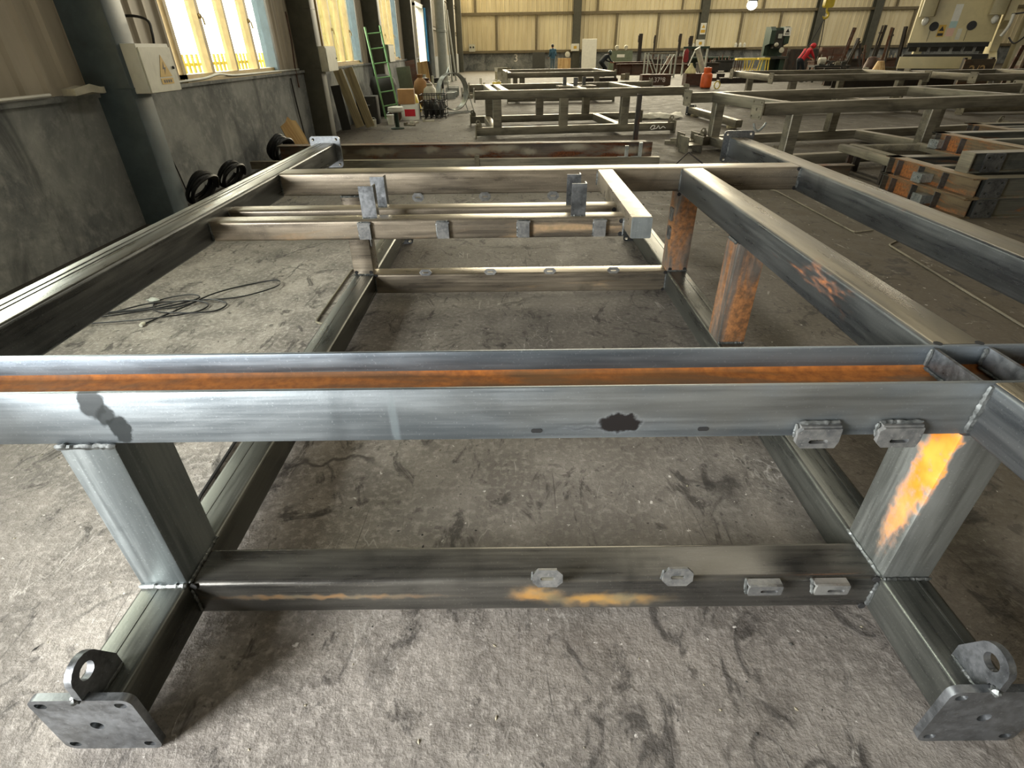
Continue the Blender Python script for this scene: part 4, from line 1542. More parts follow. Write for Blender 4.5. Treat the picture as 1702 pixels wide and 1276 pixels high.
coil('coiled black hose leaning on left wall below nearest column', (-3.72, 6.62, 0), .21, R(32), 6, .02, rotz=R(78))
coil('second coiled dark hose leaning on wall beyond the first', (-3.76, 7.5, 0), .19, R(30), 5, .018, rotz=R(75))
coil('black cable coil standing behind the leaning wood board', (-3.78, 9.4, 0), .20, R(15), 8, .024, rotz=R(70), w=.2)
mb = MB()
pts2 = [(-.15, 0), (.13, 0), (.15, .3), (.14, .52), (.08, .55), (.05, .62), (-.03, .56), (-.14, .54), (-.16, .3)]
mb.prof('y', -.015, .015, pts2)
o = place(mb.build('wood_board', M['wood']), (-3.58, 9.95, 0.0), R(40))
o.rotation_euler = (R(-14), R(-18), R(40))
o.location.z = .07
tag(o, 'splintered pale wood board leaning on left wall', 'board')

# planks leaning by the second column
for k, (x, y, L_, tl, mt, lb) in enumerate(((-3.60, 13.95, 1.22, 15, 'woodgrey', 'long weathered plank leaning beside second column, left one'), (-3.36, 14.0, 1.25, 15, 'woodgrey', 'long weathered plank leaning beside second column, right one'), (-3.78, 13.4, .9, 6, 'grime', 'short dark board leaning against second column'))):
    mb = MB()
    mb.box(-.10, .10, -.022, .022, 0, L_)
    o = mb.build('plank', M[mt])
    o.location = (x, y, .045)
    o.rotation_euler = (0, R(-tl), R(8))
    tag(o, lb, 'plank', 'boards leaning by the second column')
# green ladder
ld = thing('ladder', 'pale green steel ladder leaning on the third column', 'ladder', (-3.25, 16.2, .02))
ld.rotation_euler = (R(-6), R(-5), R(30))
for s in (-1, 1):
    mb = MB()
    mb.rtube('z', 0, 2.1, s * .2 - .02, s * .2 + .02, -.03, .03, .008, 2)
    mb.build('rail', M['green'], ld)
for k in range(6):
    mb = MB()
    mb.tube([(-.2, 0, .3 + .33 * k), (.2, 0, .3 + .33 * k)], .016, 8)
    mb.build('rung', M['green'], ld)
# dark bagged machine below ladder
mb = MB()
rings = [(.30, 0), (.34, .1), (.33, .45), (.36, .75), (.30, .92), (.12, 1.02)]
mb.lathe((0, 0, 0), rings, 12)
mb.v = [(x * (1 + .12 * math.sin(z * 9 + y * 5)), y * (1 + .1 * math.cos(z * 7 + x * 6)), z) for x, y, z in mb.v]
tag(place(mb.build('covered_machine', M['grime'], smooth=60), (-3.55, 16.9, 0)), 'dark lumpy covered machine behind the green ladder', 'machine')
# floor stand with white plate
gs = thing('floor_stand', 'green floor stand with white cap, in front of the cartons', 'stand', (-2.70, 13.9, 0))
mb = MB()
mb.lathe((0, 0, 0), [(.16, 0), (.16, .02), (.05, .04), (.05, .36)], 14)
mb.build('pedestal', M['dkgreen'], gs)
mb = MB()
mb.lathe((0, 0, .36), [(.17, 0), (.19, .03), (.18, .10), (.05, .12)], 16)
mb.build('cap', M['white'], gs)


def carton(label, loc, sx, sy, sz, rotz, mat='cardboard', band=None):
    t = thing('carton', label, 'carton', loc, rotz, 'cartons by the left wall')
    mb = MB()
    mb.rtube('z', 0, sz, -sx / 2, sx / 2, -sy / 2, sy / 2, .008, 1)
    mb.build('box_body', M[mat], t)
    mb = MB()
    mb.box(-sx / 2 - .002, sx / 2 + .002, -.03, .03, sz - .001, sz + .003)
    mb.build('tape', M['offwhite'], t)
    if band:
        mb = MB()
        mb.box(-sx * .3, sx * .3, -sy / 2 - .003, -sy / 2, sz * .25, sz * .7)
        mb.build('print_label', M[band], t)
    return t


carton('brown carton stacked on top, beside the green ladder', (-2.75, 15.85, .378), .42, .40, .34, R(5))
carton('white carton on floor below the brown one', (-2.68, 15.86, 0), .46, .42, .37, R(3), 'white', 'red')
mb = MB()
mb.lathe((0, -.2, .15), [(.06, 0), (.15, .01), (.15, .3), (.06, .31)], 18, axis='y')
tag(place(mb.build('tape_roll', M['st_brown']), (-3.05, 15.5, 0), R(20)), 'dark red roll lying beside the white carton', 'roll')
# wire basket of scrap
bs = thing('wire_basket', 'black wire basket full of dark scrap beside the cartons', 'basket', (-2.1, 16.2, 0))
for z in (.06, .22, .40, .56):
    mb = MB()
    mb.tube([(-.34, -.28, z), (.34, -.28, z), (.34, .28, z), (-.34, .28, z)], .012, 6, closed=True)
    mb.build('hoop', M['black'], bs)
for k in range(12):
    x = -.34 + .68 * (k % 6) / 5
    y = -.28 if k < 6 else .28
    mb = MB()
    mb.tube([(x, y, 0), (x, y, .58)], .010, 6)
    mb.build('bar', M['black'], bs)
for k in range(8):
    x, y, z = -.21 + .14 * (k % 4), (-.12 if k < 4 else .12), .09
    mb = MB()
    mb.ball((x, y, .22), .064, .10, .21, 8, 6, .2)
    lbs = ['left end', 'left of middle', 'right of middle', 'right end']
    tag(place(mb.build('scrap_lump', M['grime' if k % 2 else 'darkgrey']), (-2.1, 16.2, 0)), 'dark scrap lump in the wire basket, %s row, %s' % ('front' if k < 4 else 'back', lbs[k % 4]), 'scrap', 'scrap in the wire basket')
# junk leaning against the wall further back: boards, cans, sacks
JUNK = [('leaning_board', 'rust brown board leaning on wall beyond third column', 'board', 'st_brown', (-3.75, 22.5), (.04, .35, 1.2), 8),
        ('leaning_board', 'tan board leaning on wall beside the doorway', 'board', 'wood', (-3.75, 25.2), (.04, .45, 1.1), 6),
        ('leaning_board', 'dark narrow board leaning beside the tan one', 'board', 'grime', (-3.55, 25.9), (.05, .2, 1.1), 10),
        ('leaning_board', 'grey-green board leaning behind the brown board', 'board', 'midgreen', (-3.72, 20.4), (.04, .45, 1.05), 5)]
for nm, lb, ct_, mt, (x, y), (a, b, c), tl in JUNK:
    mb = MB()
    mb.rtube('z', 0, c, -b / 2, b / 2, -a / 2, a / 2, .006, 1)
    o = mb.build(nm, M[mt])
    o.location = (x + .25, y, .06)
    o.rotation_euler = (0, R(-tl), R(6))
    tag(o, lb, ct_)
SACKS = [('yellow sack slumped on floor behind the brown carton', 'yellow', (-2.9, 17.2), .30, .62), ('tan sack slumped beside the yellow sack', 'cardboard', (-2.95, 19.9), .28, .9), ('pale crumpled sack beside the wire basket', 'scrap', (-2.6, 19.4), .25, .66), ('rust red sack behind the wire basket', 'st_brown', (-3.0, 21.6), .32, .72), ('grey sack near the open doorway', 'pipegrey', (-3.4, 23.9), .22, .75)]
for k, (lb, mt, (x, y), r, h) in enumerate(SACKS):
    mb = MB()
    mb.lathe((0, 0, 0), [(r * .8, 0), (r, h * .2), (r * .95, h * .5), (r * .7, h * .78), (r * .3, h * .9), (r * .42, h)], 11)
    mb.v = [(vx * (1 + .14 * math.sin(vz * 13 + vy * 9 + k)), vy * (1 + .12 * math.cos(vz * 11 + vx * 8)), vz) for vx, vy, vz in mb.v]
    tag(place(mb.build('sack', M[mt], smooth=60), (x, y, 0), k), lb, 'sack', 'sacks by the left wall')
for k, (x, y, a, L_) in enumerate(((-3.02, 15.2, 20, .25), (-2.45, 14.9, 70, .3), (-2.5, 14.45, -30, .3), (-2.15, 15.3, 10, .3))):
    mb = MB()
    mb.box(-L_ / 2, L_ / 2, -.04, .04, 0, .035)
    mb.box(-L_ / 2, -L_ / 2 + .05, -.05, .05, 0, .07)
    tag(place(mb.build('scrap_strip', M['scrap' if k % 2 else 'st_dust']), (x, y, 0), R(a)), ['short pale scrap strip on floor by the planks', 'dusty scrap strip lying before the sacks', 'short scrap strip nearest the planks', 'scrap strip on floor below the wire basket'][k], 'scrap')
# big grey rain pipe and thin poles beside the door
mb = MB()
mb.lathe((0, 0, 0), [(.30, 0), (.30, .12), (.25, .14), (.25, 2.3), (.28, 2.31), (.28, 2.4), (.25, 2.41), (.25, 9.7)], 20)
tag(place(mb.build('vent_pipe', M['pipegrey']), (-3.55, 32.6, 0)), 'thick pale grey vertical pipe beside the open doorway', 'pipe')
for k, (x, y, h, tl, lb) in enumerate(((-3.3, 34.5, 3.6, 3, 'thin pale pole leaning by the vent pipe, nearer one'), (-3.2, 35.8, 3.4, 5, 'thin pale pole leaning by the vent pipe, further one'))):
    mb = MB()
    mb.tube([(0, 0, 0), (0, 0, h)], .05, 8)
    mb.lathe((0, 0, 0), [(.07, 0), (.07, .06)], 8)
    o = mb.build('pole', M['pipegrey'])
    o.location = (x, y, .01)
    o.rotation_euler = (0, R(-tl), 0)
    tag(o, lb, 'pole', 'poles leaning by the vent pipe')

# steel ring standing in a rod cradle
rg = thing('steel_ring', 'large steel ring standing upright in a rod cradle', 'ring', (-1.66, 17.2, 0), R(38))
mb = MB()
pts3 = []
n_ = 40
W_, r0, r1 = .24, .455, .475
vs, fs = [], []
for k in range(n_):
    a = 2 * math.pi * k / n_
    for (rr, yy) in ((r0, -W_ / 2), (r1, -W_ / 2), (r1, W_ / 2), (r0, W_ / 2)):
        vs.append((rr * math.cos(a), yy, rr * math.sin(a) + .56))
for k in range(n_):
    k2 = (k + 1) % n_
    for q in range(4):
        q2 = (q + 1) % 4
        fs.append((k * 4 + q, k * 4 + q2, k2 * 4 + q2, k2 * 4 + q))
mb.add(vs, fs)
mb.build('rim', M['galv'], rg)
for y in (-.16, .16):
    mb = MB()
    mb.tube([(-.62, y, .02), (.62, y, .02)], .014, 6)
    mb.tube([(-.60, y, .02), (-.40, y, .62)], .012, 6)
    mb.tube([(.60, y, .02), (.40, y, .62)], .012, 6)
    mb.build('cradle_rod', M['galv'], rg)
mb = MB()
for x in (-.6, .6):
    mb.tube([(x, -.16, .02), (x, .16, .02)], .014, 6)
mb.build('cradle_tie', M['galv'], rg)
mb = MB()
mb.tube([(-.05, .2, .95), (.0, .16, 1.14), (.06, .2, .95)], .03, 8)
mb.build('clamp', M['galv'], rg)

# pale scrap pile in the back left, yellow container
SP = [(x, y) for y in (22.6, 23.35, 24.1, 24.85) for x in (-2.95, -2.3, -1.65, -1.0)]
for k, (x, y) in enumerate(SP):
    x, y = x + random.uniform(-.06, .06), y + random.uniform(-.08, .08)
    a, b, c = random.uniform(.25, .46), random.uniform(.12, .25), random.uniform(.08, .24)
    if y > 24:
        c *= 1.9
    mb = MB()
    mb.box(-a / 2, a / 2, -b / 2, b / 2, 0, c)
    mb.box(-a / 2, -a / 2 + .03, -b / 2, b / 2, 0, c * 1.6)
    row = ['front', 'second', 'third', 'rearmost'][k // 4]
    plc = ['leftmost', 'second from left', 'second from right', 'rightmost'][k % 4]
    tag(place(mb.build('metal_offcut', M[['scrap', 'galv', 'st_dust', 'scrap'][k % 4]]), (x, y, 0), random.uniform(-.4, .4)), 'pale metal offcut in the scrap heap behind the ring, %s row, %s' % (row, plc), 'offcut', 'scrap heap offcuts')
cn = thing('yellow_canister', 'yellow canister standing at the right end of the scrap heap', 'canister', (-.55, 24.0, 0))
mb = MB()
mb.rtube('z', 0, .46, -.17, .17, -.12, .12, .03, 2)
mb.build('can_body', M['yellow'], cn)
mb = MB()
mb.lathe((.08, 0, .46), [(.05, 0), (.05, .06)], 10)
mb.tube([(-.12, 0, .46), (-.1, 0, .53), (.0, 0, .53), (.02, 0, .46)], .014, 6)
mb.build('cap_and_grip', M['white'], cn)
bx = thing('open_carton', 'pale open carton standing behind the yellow canister', 'carton', (-.35, 27.5, 0), R(12))
mb = MB()
mb.box(-.3, .3, -.3, .3, 0, .7)
mb.build('box_body', M['scrap'], bx)
for s in (-1, 1):
    mb = MB()
    mb.add([(-.3, s * .3, .7), (.3, s * .3, .7), (.3, s * .42, .85), (-.3, s * .42, .85), (-.3, s * .3 + .01, .7), (.3, s * .3 + .01, .7), (.3, s * .42 + .01, .85), (-.3, s * .42 + .01, .85)], [(0, 1, 2, 3), (7, 6, 5, 4), (0, 4, 5, 1), (2, 6, 7, 3)])
    mb.build('flap', M['scrap'], bx)

# ------------------------------------------------------------------ people
def capsule(mb, p0, p1, r0, r1, n=10):
    p0, p1 = Vector(p0), Vector(p1)
    d = (p1 - p0)
    L_ = d.length
    d.normalize()
    pts, rr = [], []
    for k in range(4):
        t = math.pi / 2 * (k + .35) / 4.35
        pts.append(p0 - d * r0 * math.cos(t))
        rr.append(r0 * math.sin(t))
    pts += [p0, p1]
    rr += [r0, r1]
    for k in range(4):
        t = math.pi / 2 * (3.65 - k + .35) / 4.35
        pts.append(p1 + d * r1 * math.cos(t))
        rr.append(r1 * math.sin(t))
    mb.tube(pts, rr, n)


def person(label, loc, rotz, J, cloth, group='workers', hair='hair'):
    """J: joint positions in metres, person facing +y locally; cloth: material names by zone"""
    t = thing('person', label, 'person', loc, rotz, group)
    mb = MB()
    hipc, chest, neck, head = Vector(J['hip']), Vector(J['chest']), Vector(J['neck']), Vector(J['head'])
    side = Vector((1, 0, 0))
    capsule(mb, hipc - side * .07, hipc + side * .07, .125, .125)
    mid = hipc.lerp(chest, .5)
    capsule(mb, hipc - side * .05, mid - side * .06, .13, .125)
    capsule(mb, hipc + side * .05, mid + side * .06, .13, .125)
    capsule(mb, mid - side * .06, chest - side * .09, .125, .125)
    capsule(mb, mid + side * .06, chest + side * .09, .125, .125)
    capsule(mb, J['shl'], J['shr'], .075, .075)
    capsule(mb, chest, neck, .11, .065)
    capsule(mb, neck, head, .058, .06)
    hd = Vector(J['look']).normalized()
    upv = (head - neck).normalized()
    mb.ball(head + upv * .02, .078, .095, .118, 14, 10)
    mb.ball(head + upv * .02 + hd * .095, .016, .02, .026, 8, 6)      # nose
    mb.ball(head - upv * .05 + hd * .075, .03, .02, .014, 8, 6)       # mouth
    for s in (-1, 1):
        mb.ball(head + side * s * .078, .014, .02, .03, 8, 6)         # ears
    for s, k in ((-1, 'l'), (1, 'r')):
        sh, el, wr = Vector(J['sh' + k]), Vector(J['el' + k]), Vector(J['wr' + k])
        capsule(mb, sh, el, .062, .05)
        capsule(mb, el, wr, .05, .034)
        d = (wr - el).normalized()
        palm = wr + d * .05
        capsule(mb, wr, palm, .034, .036)
        ortho = d.cross(Vector((0, 1, 0)) if abs(d.y) < .8 else Vector((1, 0, 0))).normalized()
        for q, fl_ in zip((-1.5, -.5, .5, 1.5), (.06, .072, .068, .052)):
            b0 = palm + d * .03 + ortho * q * .019
            b1 = b0 + d * fl_ * .6
            b2 = b1 + (d + Vector((0, 0, -.5))).normalized() * fl_ * .5
            capsule(mb, b0, b1, .0105, .010, 7)
            capsule(mb, b1, b2, .010, .009, 7)
        th = palm + ortho * .04 - d * .03
        capsule(mb, th, th + (d + ortho).normalized() * .05, .013, .011, 7)
        hp, kn, an = Vector(J['hp' + k]), Vector(J['kn' + k]), Vector(J['an' + k])
        capsule(mb, hp, kn, .092, .066)
        capsule(mb, kn, an, .064, .045)
        capsule(mb, an + Vector((0, -.03, -.035)), an + Vector((0, .16, -.045)), .048, .04)
    o = mb.build('body', [M['skin']], t)
    rm = o.modifiers.new('unite', 'REMESH')
    rm.mode = 'VOXEL'
    rm.voxel_size = .0125
    rm.use_smooth_shade = True
    sm = o.modifiers.new('soften', 'SMOOTH')
    sm.iterations = 3
    dg = bpy.context.evaluated_depsgraph_get()
    me = bpy.data.meshes.new_from_object(o.evaluated_get(dg))
    o.modifiers.clear()
    o.data = me
    names = [cloth['top'], cloth['legs'], cloth['skin'], cloth['shoes']]
    me.materials.clear()
    for nmm in names:
        me.materials.append(M[nmm])
    wl_, wr_ = Vector(J['wrl']), Vector(J['wrr'])
    al_, ar_ = Vector(J['anl']), Vector(J['anr'])
    hipz = hipc
    axis = (chest - hipc).normalized()
    for p in me.polygons:
        c = p.center
        if (c - head).length < .15 and (c - neck).dot(upv) > .015:
            i = 2
        elif min((c - wl_).length, (c - wr_).length) < .17 and min((c - (wl_ + (wl_ - Vector(J['ell'])).normalized() * .09)).length, (c - (wr_ + (wr_ - Vector(J['elr'])).normalized() * .09)).length) < .115:
            i = 2
        elif c.z < .10:
            i = 3
        elif (c - hipz).dot(axis) < .0 and min(c.z, 1) < 1.2 and not (min((c - Vector(J['ell'])).length, (c - Vector(J['elr'])).length, (c - wl_).length, (c - wr_).length) < .16):
            i = 1
        else:
            i = 0
        p.material_index = i
    return t, head, upv, hd


def STAND():
    return dict(hip=(0, 0, .95), chest=(0, 0, 1.30), neck=(0, .01, 1.50), head=(0, .03, 1.63), look=(0, 1, -.1), shl=(-.19, 0, 1.42), shr=(.19, 0, 1.42), ell=(-.25, -.03, 1.14), elr=(.25, -.03, 1.14),
                wrl=(-.24, .10, .92), wrr=(.24, .10, .92), hpl=(-.09, 0, .90), hpr=(.09, 0, .90), knl=(-.10, .02, .49), knr=(.10, .02, .49), anl=(-.10, -.02, .085), anr=(.10, -.02, .085))


J = STAND()
J['head'] = (0, .05, 1.62)
J['look'] = (0, 1, -.5)
J['elr'] = (.27, .02, 1.15)
J['wrr'] = (.20, .22, 1.05)
J['wrl'] = (-.20, .20, 1.02)
t, h, u_, d_ = person('standing worker in blue jacket and jeans seen from behind near back wall', (2.86, 42.0, 0), R(25), J, dict(top='denim', legs='paledenim', skin='skin', shoes='black'))
mb = MB()
mb.ball(h + u_ * .035 - d_ * .012, .09, .105, .112, 12, 9)
mb.build('hair', M['hair'], t)

J = STAND()
J.update(hip=(0, -.1, .80), chest=(0, .18, 1.05), neck=(0, .34, 1.17), head=(0, .44, 1.24), look=(0, .7, -.7), shl=(-.19, .26, 1.12), shr=(.19, .26, 1.12), ell=(-.26, .40, .86), elr=(.26, .40, .86),
         wrl=(-.14, .62, .78), wrr=(.14, .62, .78), hpl=(-.1, -.1, .77), hpr=(.1, -.1, .77), knl=(-.13, .2, .47), knr=(.13, .2, .47), anl=(-.13, -.04, .085), anr=(.13, -.04, .085))
t, h, u_, d_ = person('crouching welder in dark clothes with black face shield', (5.6, 37.6, 0), R(-70), J, dict(top='navy', legs='navy', skin='skin', shoes='black'))
mb = MB()
mb.ball(h + u_ * .03, .115, .125, .145, 12, 9)
hm = mb.build('welding_helmet', M['dkgreen'], t)
mb = MB()
hp_ = h + d_ * .125 + u_ * .03
mb.box(hp_.x - .05, hp_.x + .05, hp_.y - .006, hp_.y + .006, hp_.z - .02, hp_.z + .03)
mb.build('visor', M['black'], hm)

J = STAND()
J.update(hip=(0, -.12, .93), chest=(0, .14, 1.22), neck=(0, .30, 1.38), head=(0, .42, 1.46), look=(0, .75, -.65), shl=(-.19, .20, 1.32), shr=(.19, .20, 1.32), ell=(-.25, .36, 1.08), elr=(.25, .36, 1.08),
         wrl=(-.14, .58, .98), wrr=(.12, .58, .96), hpl=(-.1, -.12, .88), hpr=(.1, -.12, .88), knl=(-.12, -.02, .48), knr=(.12, .1, .48), anl=(-.13, -.2, .085), anr=(.13, .05, .085))
t, h, u_, d_ = person('worker in red shirt and red helmet bending over the machine', (14.05, 29.8, 0), R(-70), J, dict(top='red', legs='navy', skin='skin', shoes='black'))
mb = MB()
mb.ball(h + u_ * .06, .125, .135, .12, 14, 9)
mb.lathe((h.x, h.y + .02, h.z + .03), [(.15, 0), (.155, .012), (.12, .02)], 14)
mb.build('safety_helmet', M['red'], t)

# machine the red worker bends over: a motor on a low bench
mm = thing('grinding_bench', 'small motor and tools on a low bench before the worker in red', 'workbench', (14.95, 29.6, 0))
mb = MB()
mb.box(-.5, 1.2, -.35, .35, .62, .70)
mb.build('bench_top', M['darkgrey'], mm)
for (x, y) in ((-.42, -.28), (1.12, -.28), (-.42, .28), (1.12, .28)):
    mb = MB()
    mb.box(x - .04, x + .04, y - .04, y + .04, 0, .62)
    mb.build('leg', M['darkgrey'], mm)
mt_ = thing('motor', 'pale round electric motor on the low bench by the red worker', 'motor', (14.95, 29.6, .70))
mb = MB()
mb.lathe((-.22, 0, .17), [(.08, 0), (.15, .03), (.16, .3), (.08, .34)], 14, axis='x')
mb.build('housing', M['scrap'], mt_)
mb = MB()
mb.box(-.2, .1, -.13, .13, 0, .03)
mb.lathe((.12, 0, .17), [(.03, 0), (.03, .18)], 10, axis='x')
mb.build('foot_and_shaft', M['darkgrey'], mt_)
for k in range(6):
    mb = MB()
    mb.box(-.11, .11, -.05, .05, 0, .06 + .04 * (k % 3))
    mb.tube([(-.08, 0, .08), (.12, .03, .16)], .025, 6)
    tag(place(mb.build('hand_tool', M[['grime', 'st_dust', 'darkgrey'][k % 3]]), (15.30 + .28 * (k % 3), 29.40 + .2 * (k // 3), .703), 0), 'small tool on the low bench near red worker, %s row, %s' % (['front', 'middle', 'back'][k // 3], ['left', 'centre', 'right'][k % 3]), 'tool', 'tools on the low bench')

# ------------------------------------------------------------------ things along the back wall
def box_thing(name, label, cat, loc, sx, sy, sz, mat, rotz=0, bev=.02, group=None):
    mb = MB()
    mb.rtube('z', 0, sz, -sx / 2, sx / 2, -sy / 2, sy / 2, bev, 2)
    return tag(place(mb.build(name, M[mat]), loc, rotz), label, cat, group)


# dark board, tan board, white panel leaning against the back wall
for nm, lb, ct_, mt, x, y, w, h, tl in (('wall_board', 'dark board leaning on back wall beside the worker in blue', 'board', 'darkgrey', 2.28, 50.0, 1.0, 1.25, 8), ('wall_board', 'tan plywood board standing right of the worker in blue', 'board', 'wood', 4.0, 46.0, .95, .88, 5),
                                     ('white_panel', 'tall white panel leaning against back wall', 'panel', 'white', 6.25, 49.4, 1.15, 2.1, 6)):
    mb = MB()
    mb.rtube('x', -w / 2, w / 2, -.03, .03, 0, h, .008, 1)
    mb.box(-w / 2 + .05, w / 2 - .05, -.034, -.03, .05, h - .05)
    o = mb.build(nm, M[mt])
    o.location = (x, y, .006)
    o.rotation_euler = (R(-tl), 0, 0)
    tag(o, lb, ct_)
for lb, x, z in (('white switch box on the back wall column left of the white panel', 5.2, 1.3), ('white notice box on the column above the leaning tube', 15.2, 1.45)):
    t = thing('switch_box', lb, 'electric box', (x, BY - .56, z), 0, 'switch boxes on the back columns')
    mb = MB()
    mb.rtube('y', -.2, 0, -.32, .32, 0, .5, .02, 2)
    mb.build('box_body', M['white'], t)
    mb = MB()
    mb.box(-.12, .12, -.205, -.2, .15, .35)
    mb.build('print_label', M['yellow_sign'], t)
t = thing('switch_box', 'small pale socket box on back wall near the left corner', 'electric box', (-3.1, BY - .06, 1.35), 0, 'switch boxes on the back columns')
mb = MB()
mb.rtube('y', -.2, 0, -.25, .25, 0, .5, .02, 2)
mb.build('box_body', M['offwhite'], t)
for s in (-1, 1):
    mb = MB()
    mb.lathe((s * .11, -.2, .3), [(.07, -.03), (.07, 0)], 10, axis='y')
    mb.build('socket', M['darkgrey'], t)
fanh = thing('wall_fan', 'round pale fan head standing beside the white switch box', 'fan', (4.55, 49.6, 0))
mb = MB()
mb.lathe((0, 0, 0), [(.2, 0), (.2, .03), (.03, .05), (.03, 1.0)], 12)
mb.build('stem', M['darkgrey'], fanh)
mb = MB()
mb.lathe((0, -.08, 1.08), [(.08, 0), (.2, .03), (.2, .1), (.08, .14)], 16, axis='y')
mb.build('fan_cage', M['offwhite'], fanh)
# painted mark on the cement
txt = bpy.data.curves.new('wall_number', 'FONT')


def text_obj(name, body, size, loc, rot, mat, parent=None, ext=.002):
    c = bpy.data.curves.new(name, 'FONT')
    c.body = body
    c.size = size
    c.extrude = ext
    c.align_x = 'CENTER'
    o = bpy.data.objects.new(name, c)
    col.objects.link(o)
    dg = bpy.context.evaluated_depsgraph_get()
    me = bpy.data.meshes.new_from_object(o.evaluated_get(dg))
    bpy.data.objects.remove(o)
    bpy.data.curves.remove(c)
    me.materials.clear()
    me.materials.append(M[mat])
    o = bpy.data.objects.new(name, me)
    col.objects.link(o)
    o.location = loc
    o.rotation_euler = rot
    if parent is not None:
        o.parent = parent
    return o


bpy.data.curves.remove(txt)
text_obj('painted_number', '3', .75, (.45, BY - .005, .62), (R(90), 0, 0), 'chalk', wall_back)

# brown beam pile and uprights at the back
for k, (x, y, w, h) in enumerate(((6.9, 40.0, 2.4, .62), (9.4, 40.6, 2.6, .55), (6.9, 41.2, 2.6, .7))):
    mb = MB()
    mb.ibeam('x', 0, w, 0, .3, 0, h, tf=.03, tw=.03)
    for q in range(3):
        mb.box(w * q / 3 + .2, w * q / 3 + .23, .0, .3, .03, h - .03)
    tag(place(mb.build('brown_girder', M['st_brown']), (x, y, 0)), ['deep brown girder on floor right of the welder', 'deep brown girder behind the truss rack', 'deep brown girder furthest back behind the welder'][k], 'girder', 'brown girders at the back')
UPR = [(9.1, 44.0, 2.3, .22, 'dark heavy upright post with clamp near back wall, left of truss'), (10.9, 47.5, 2.25, .10, 'thin brown upright bar before the back wall'), (12.4, 46.0, 2.3, .16, 'left dark upright of the pair right of the truss'), (13.2, 46.0, 2.15, .22, 'right dark upright of the pair right of the truss')]
for k, (x, y, h, w, lb) in enumerate(UPR):
    mb = MB()
    mb.ibeam('z', 0, h, -w / 2, w / 2, -w / 2, w / 2, tf=.03, tw=.03)
    mb.box(-w * .9, w * .9, -w * .9, w * .9, 0, .03)
    mb.box(-w * .8, -w * .5, -w * .4, w * .4, h - .5, h - .1)
    tag(place(mb.build('upright_post', M['st_black']), (x, y, 0)), lb, 'post', 'dark uprights before the back wall')
gp = thing('gas_regulator_panel', 'grey-green panel with two round gauges at back wall', 'panel', (8.6, 48.5, 0))
mb = MB()
mb.rtube('y', -.05, .05, -.9, .9, 0, 1.3, .02, 2)
mb.build('panel', M['midgreen'], gp)
for s in (-1, 1):
    mb = MB()
    mb.lathe((s * .35, -.05, 1.5), [(.14, -.1), (.16, 0), (.14, .06)], 14, axis='y')
    mb.tube([(s * .35, 0, 1.2), (s * .35, 0, 1.42)], .04, 8)
    mb.build('gauge', M['scrap'], gp)
mb = MB()
mb.box(-.3, .3, -.06, -.05, .85, 1.05)
mb.build('print_label', M['white'], gp)
# truss rack
tr_ = thing('truss_rack', 'grey steel rack with crossed diagonal braces in the background', 'rack', (8.0, 36.0, 0))
for x in (0, 1.6):
    for y in (0, .9):
        mb = MB()
        mb.rtube('z', 0, 1.25, x - .04, x + .04, y - .04, y + .04, .01, 1)
        mb.build('leg', M['pipegrey'], tr_)
for y in (0, .9):
    mb = MB()
    mb.rtube('x', 0, 1.6, y - .03, y + .03, 1.17, 1.25, .01, 1)
    mb.build('top_rail', M['st_dust'], tr_)
    for (xa, xb) in ((.08, .62), (1.5, .92), (.78, .78)):
        mb = MB()
        mb.tube([(xa, y, 1.17), (xb, y, .12)], .03, 6)
        mb.build('brace', M['pipegrey'], tr_)
    mb = MB()
    mb.rtube('x', 0, 1.6, y - .03, y + .03, .08, .14, .01, 1)
    mb.build('bottom_rail', M['st_dust'], tr_)
tr2 = thing('coat_rack', 'dark frame with red jacket hanging, behind the leaning tube', 'rack', (10.75, 38.5, 0))
for x in (0, 1.4):
    mb = MB()
    mb.rtube('z', 0, 1.45, x - .05, x + .05, -.05, .05, .01, 1)
    mb.build('leg', M['pipegrey'], tr2)
mb = MB()
mb.rtube('x', -.1, 1.5, -.06, .06, 1.40, 1.52, .01, 1)
mb.build('top_rail', M['dkgreen'], tr2)
for a, b in (((.7, 0, 1.4), (.35, 0, .5)), ((.75, 0, 1.4), (1.3, 0, .6))):
    mb = MB()
    mb.tube([a, b], .04, 6)
    mb.build('brace', M['pipegrey'], tr2)
mb = MB()
mb.lathe((0, 0, 0), [(.12, 0), (.15, .15), (.14, .45), (.17, .58), (.05, .68), (.03, .72)], 10)
mb.v = [(x * (1 + .15 * math.sin(9 * z)), y * .4, z) for x, y, z in mb.v]
tag(place(mb.build('hanging_jacket', M['dkred'], smooth=60), (10.85, 38.37, .70)), 'red jacket hanging on the dark tool frame', 'jacket')

# rusty blocks with chalk writing, leaning tube, yellow bag, gas cylinder
b1 = thing('rusty_block', 'rusty steel block with white chalk writing', 'steel block', (6.68, 28.2, 0))
mb = MB()
mb.rtube('z', .04, .48, -.66, .66, -.3, .3, .01, 1)
mb.build('block', M['st_brown'], b1)
for x in (-.6, .5):
    mb = MB()
    mb.box(x, x + .1, -.28, .28, 0, .04)
    mb.build('skid', M['woodgrey'], b1)
text_obj('chalk_writing', 'H.37*8', .27, (0.02, -.303, .18), (R(90), 0, 0), 'chalk', b1)
b2_ = thing('rusty_block', 'plain rusty steel block left of the orange gas cylinder', 'steel block', (8.45, 28.0, 0))
mb = MB()
mb.rtube('z', .03, .50, -.48, .48, -.3, .3, .01, 1)
mb.build('block', M['st_brown'], b2_)
for x in (-.4, .3):
    mb = MB()
    mb.box(x, x + .1, -.28, .28, 0, .03)
    mb.build('skid', M['woodgrey'], b2_)
mb = MB()
mb.tube([(-.40, 0, .85), (0, 0, 0)], .12, 10)
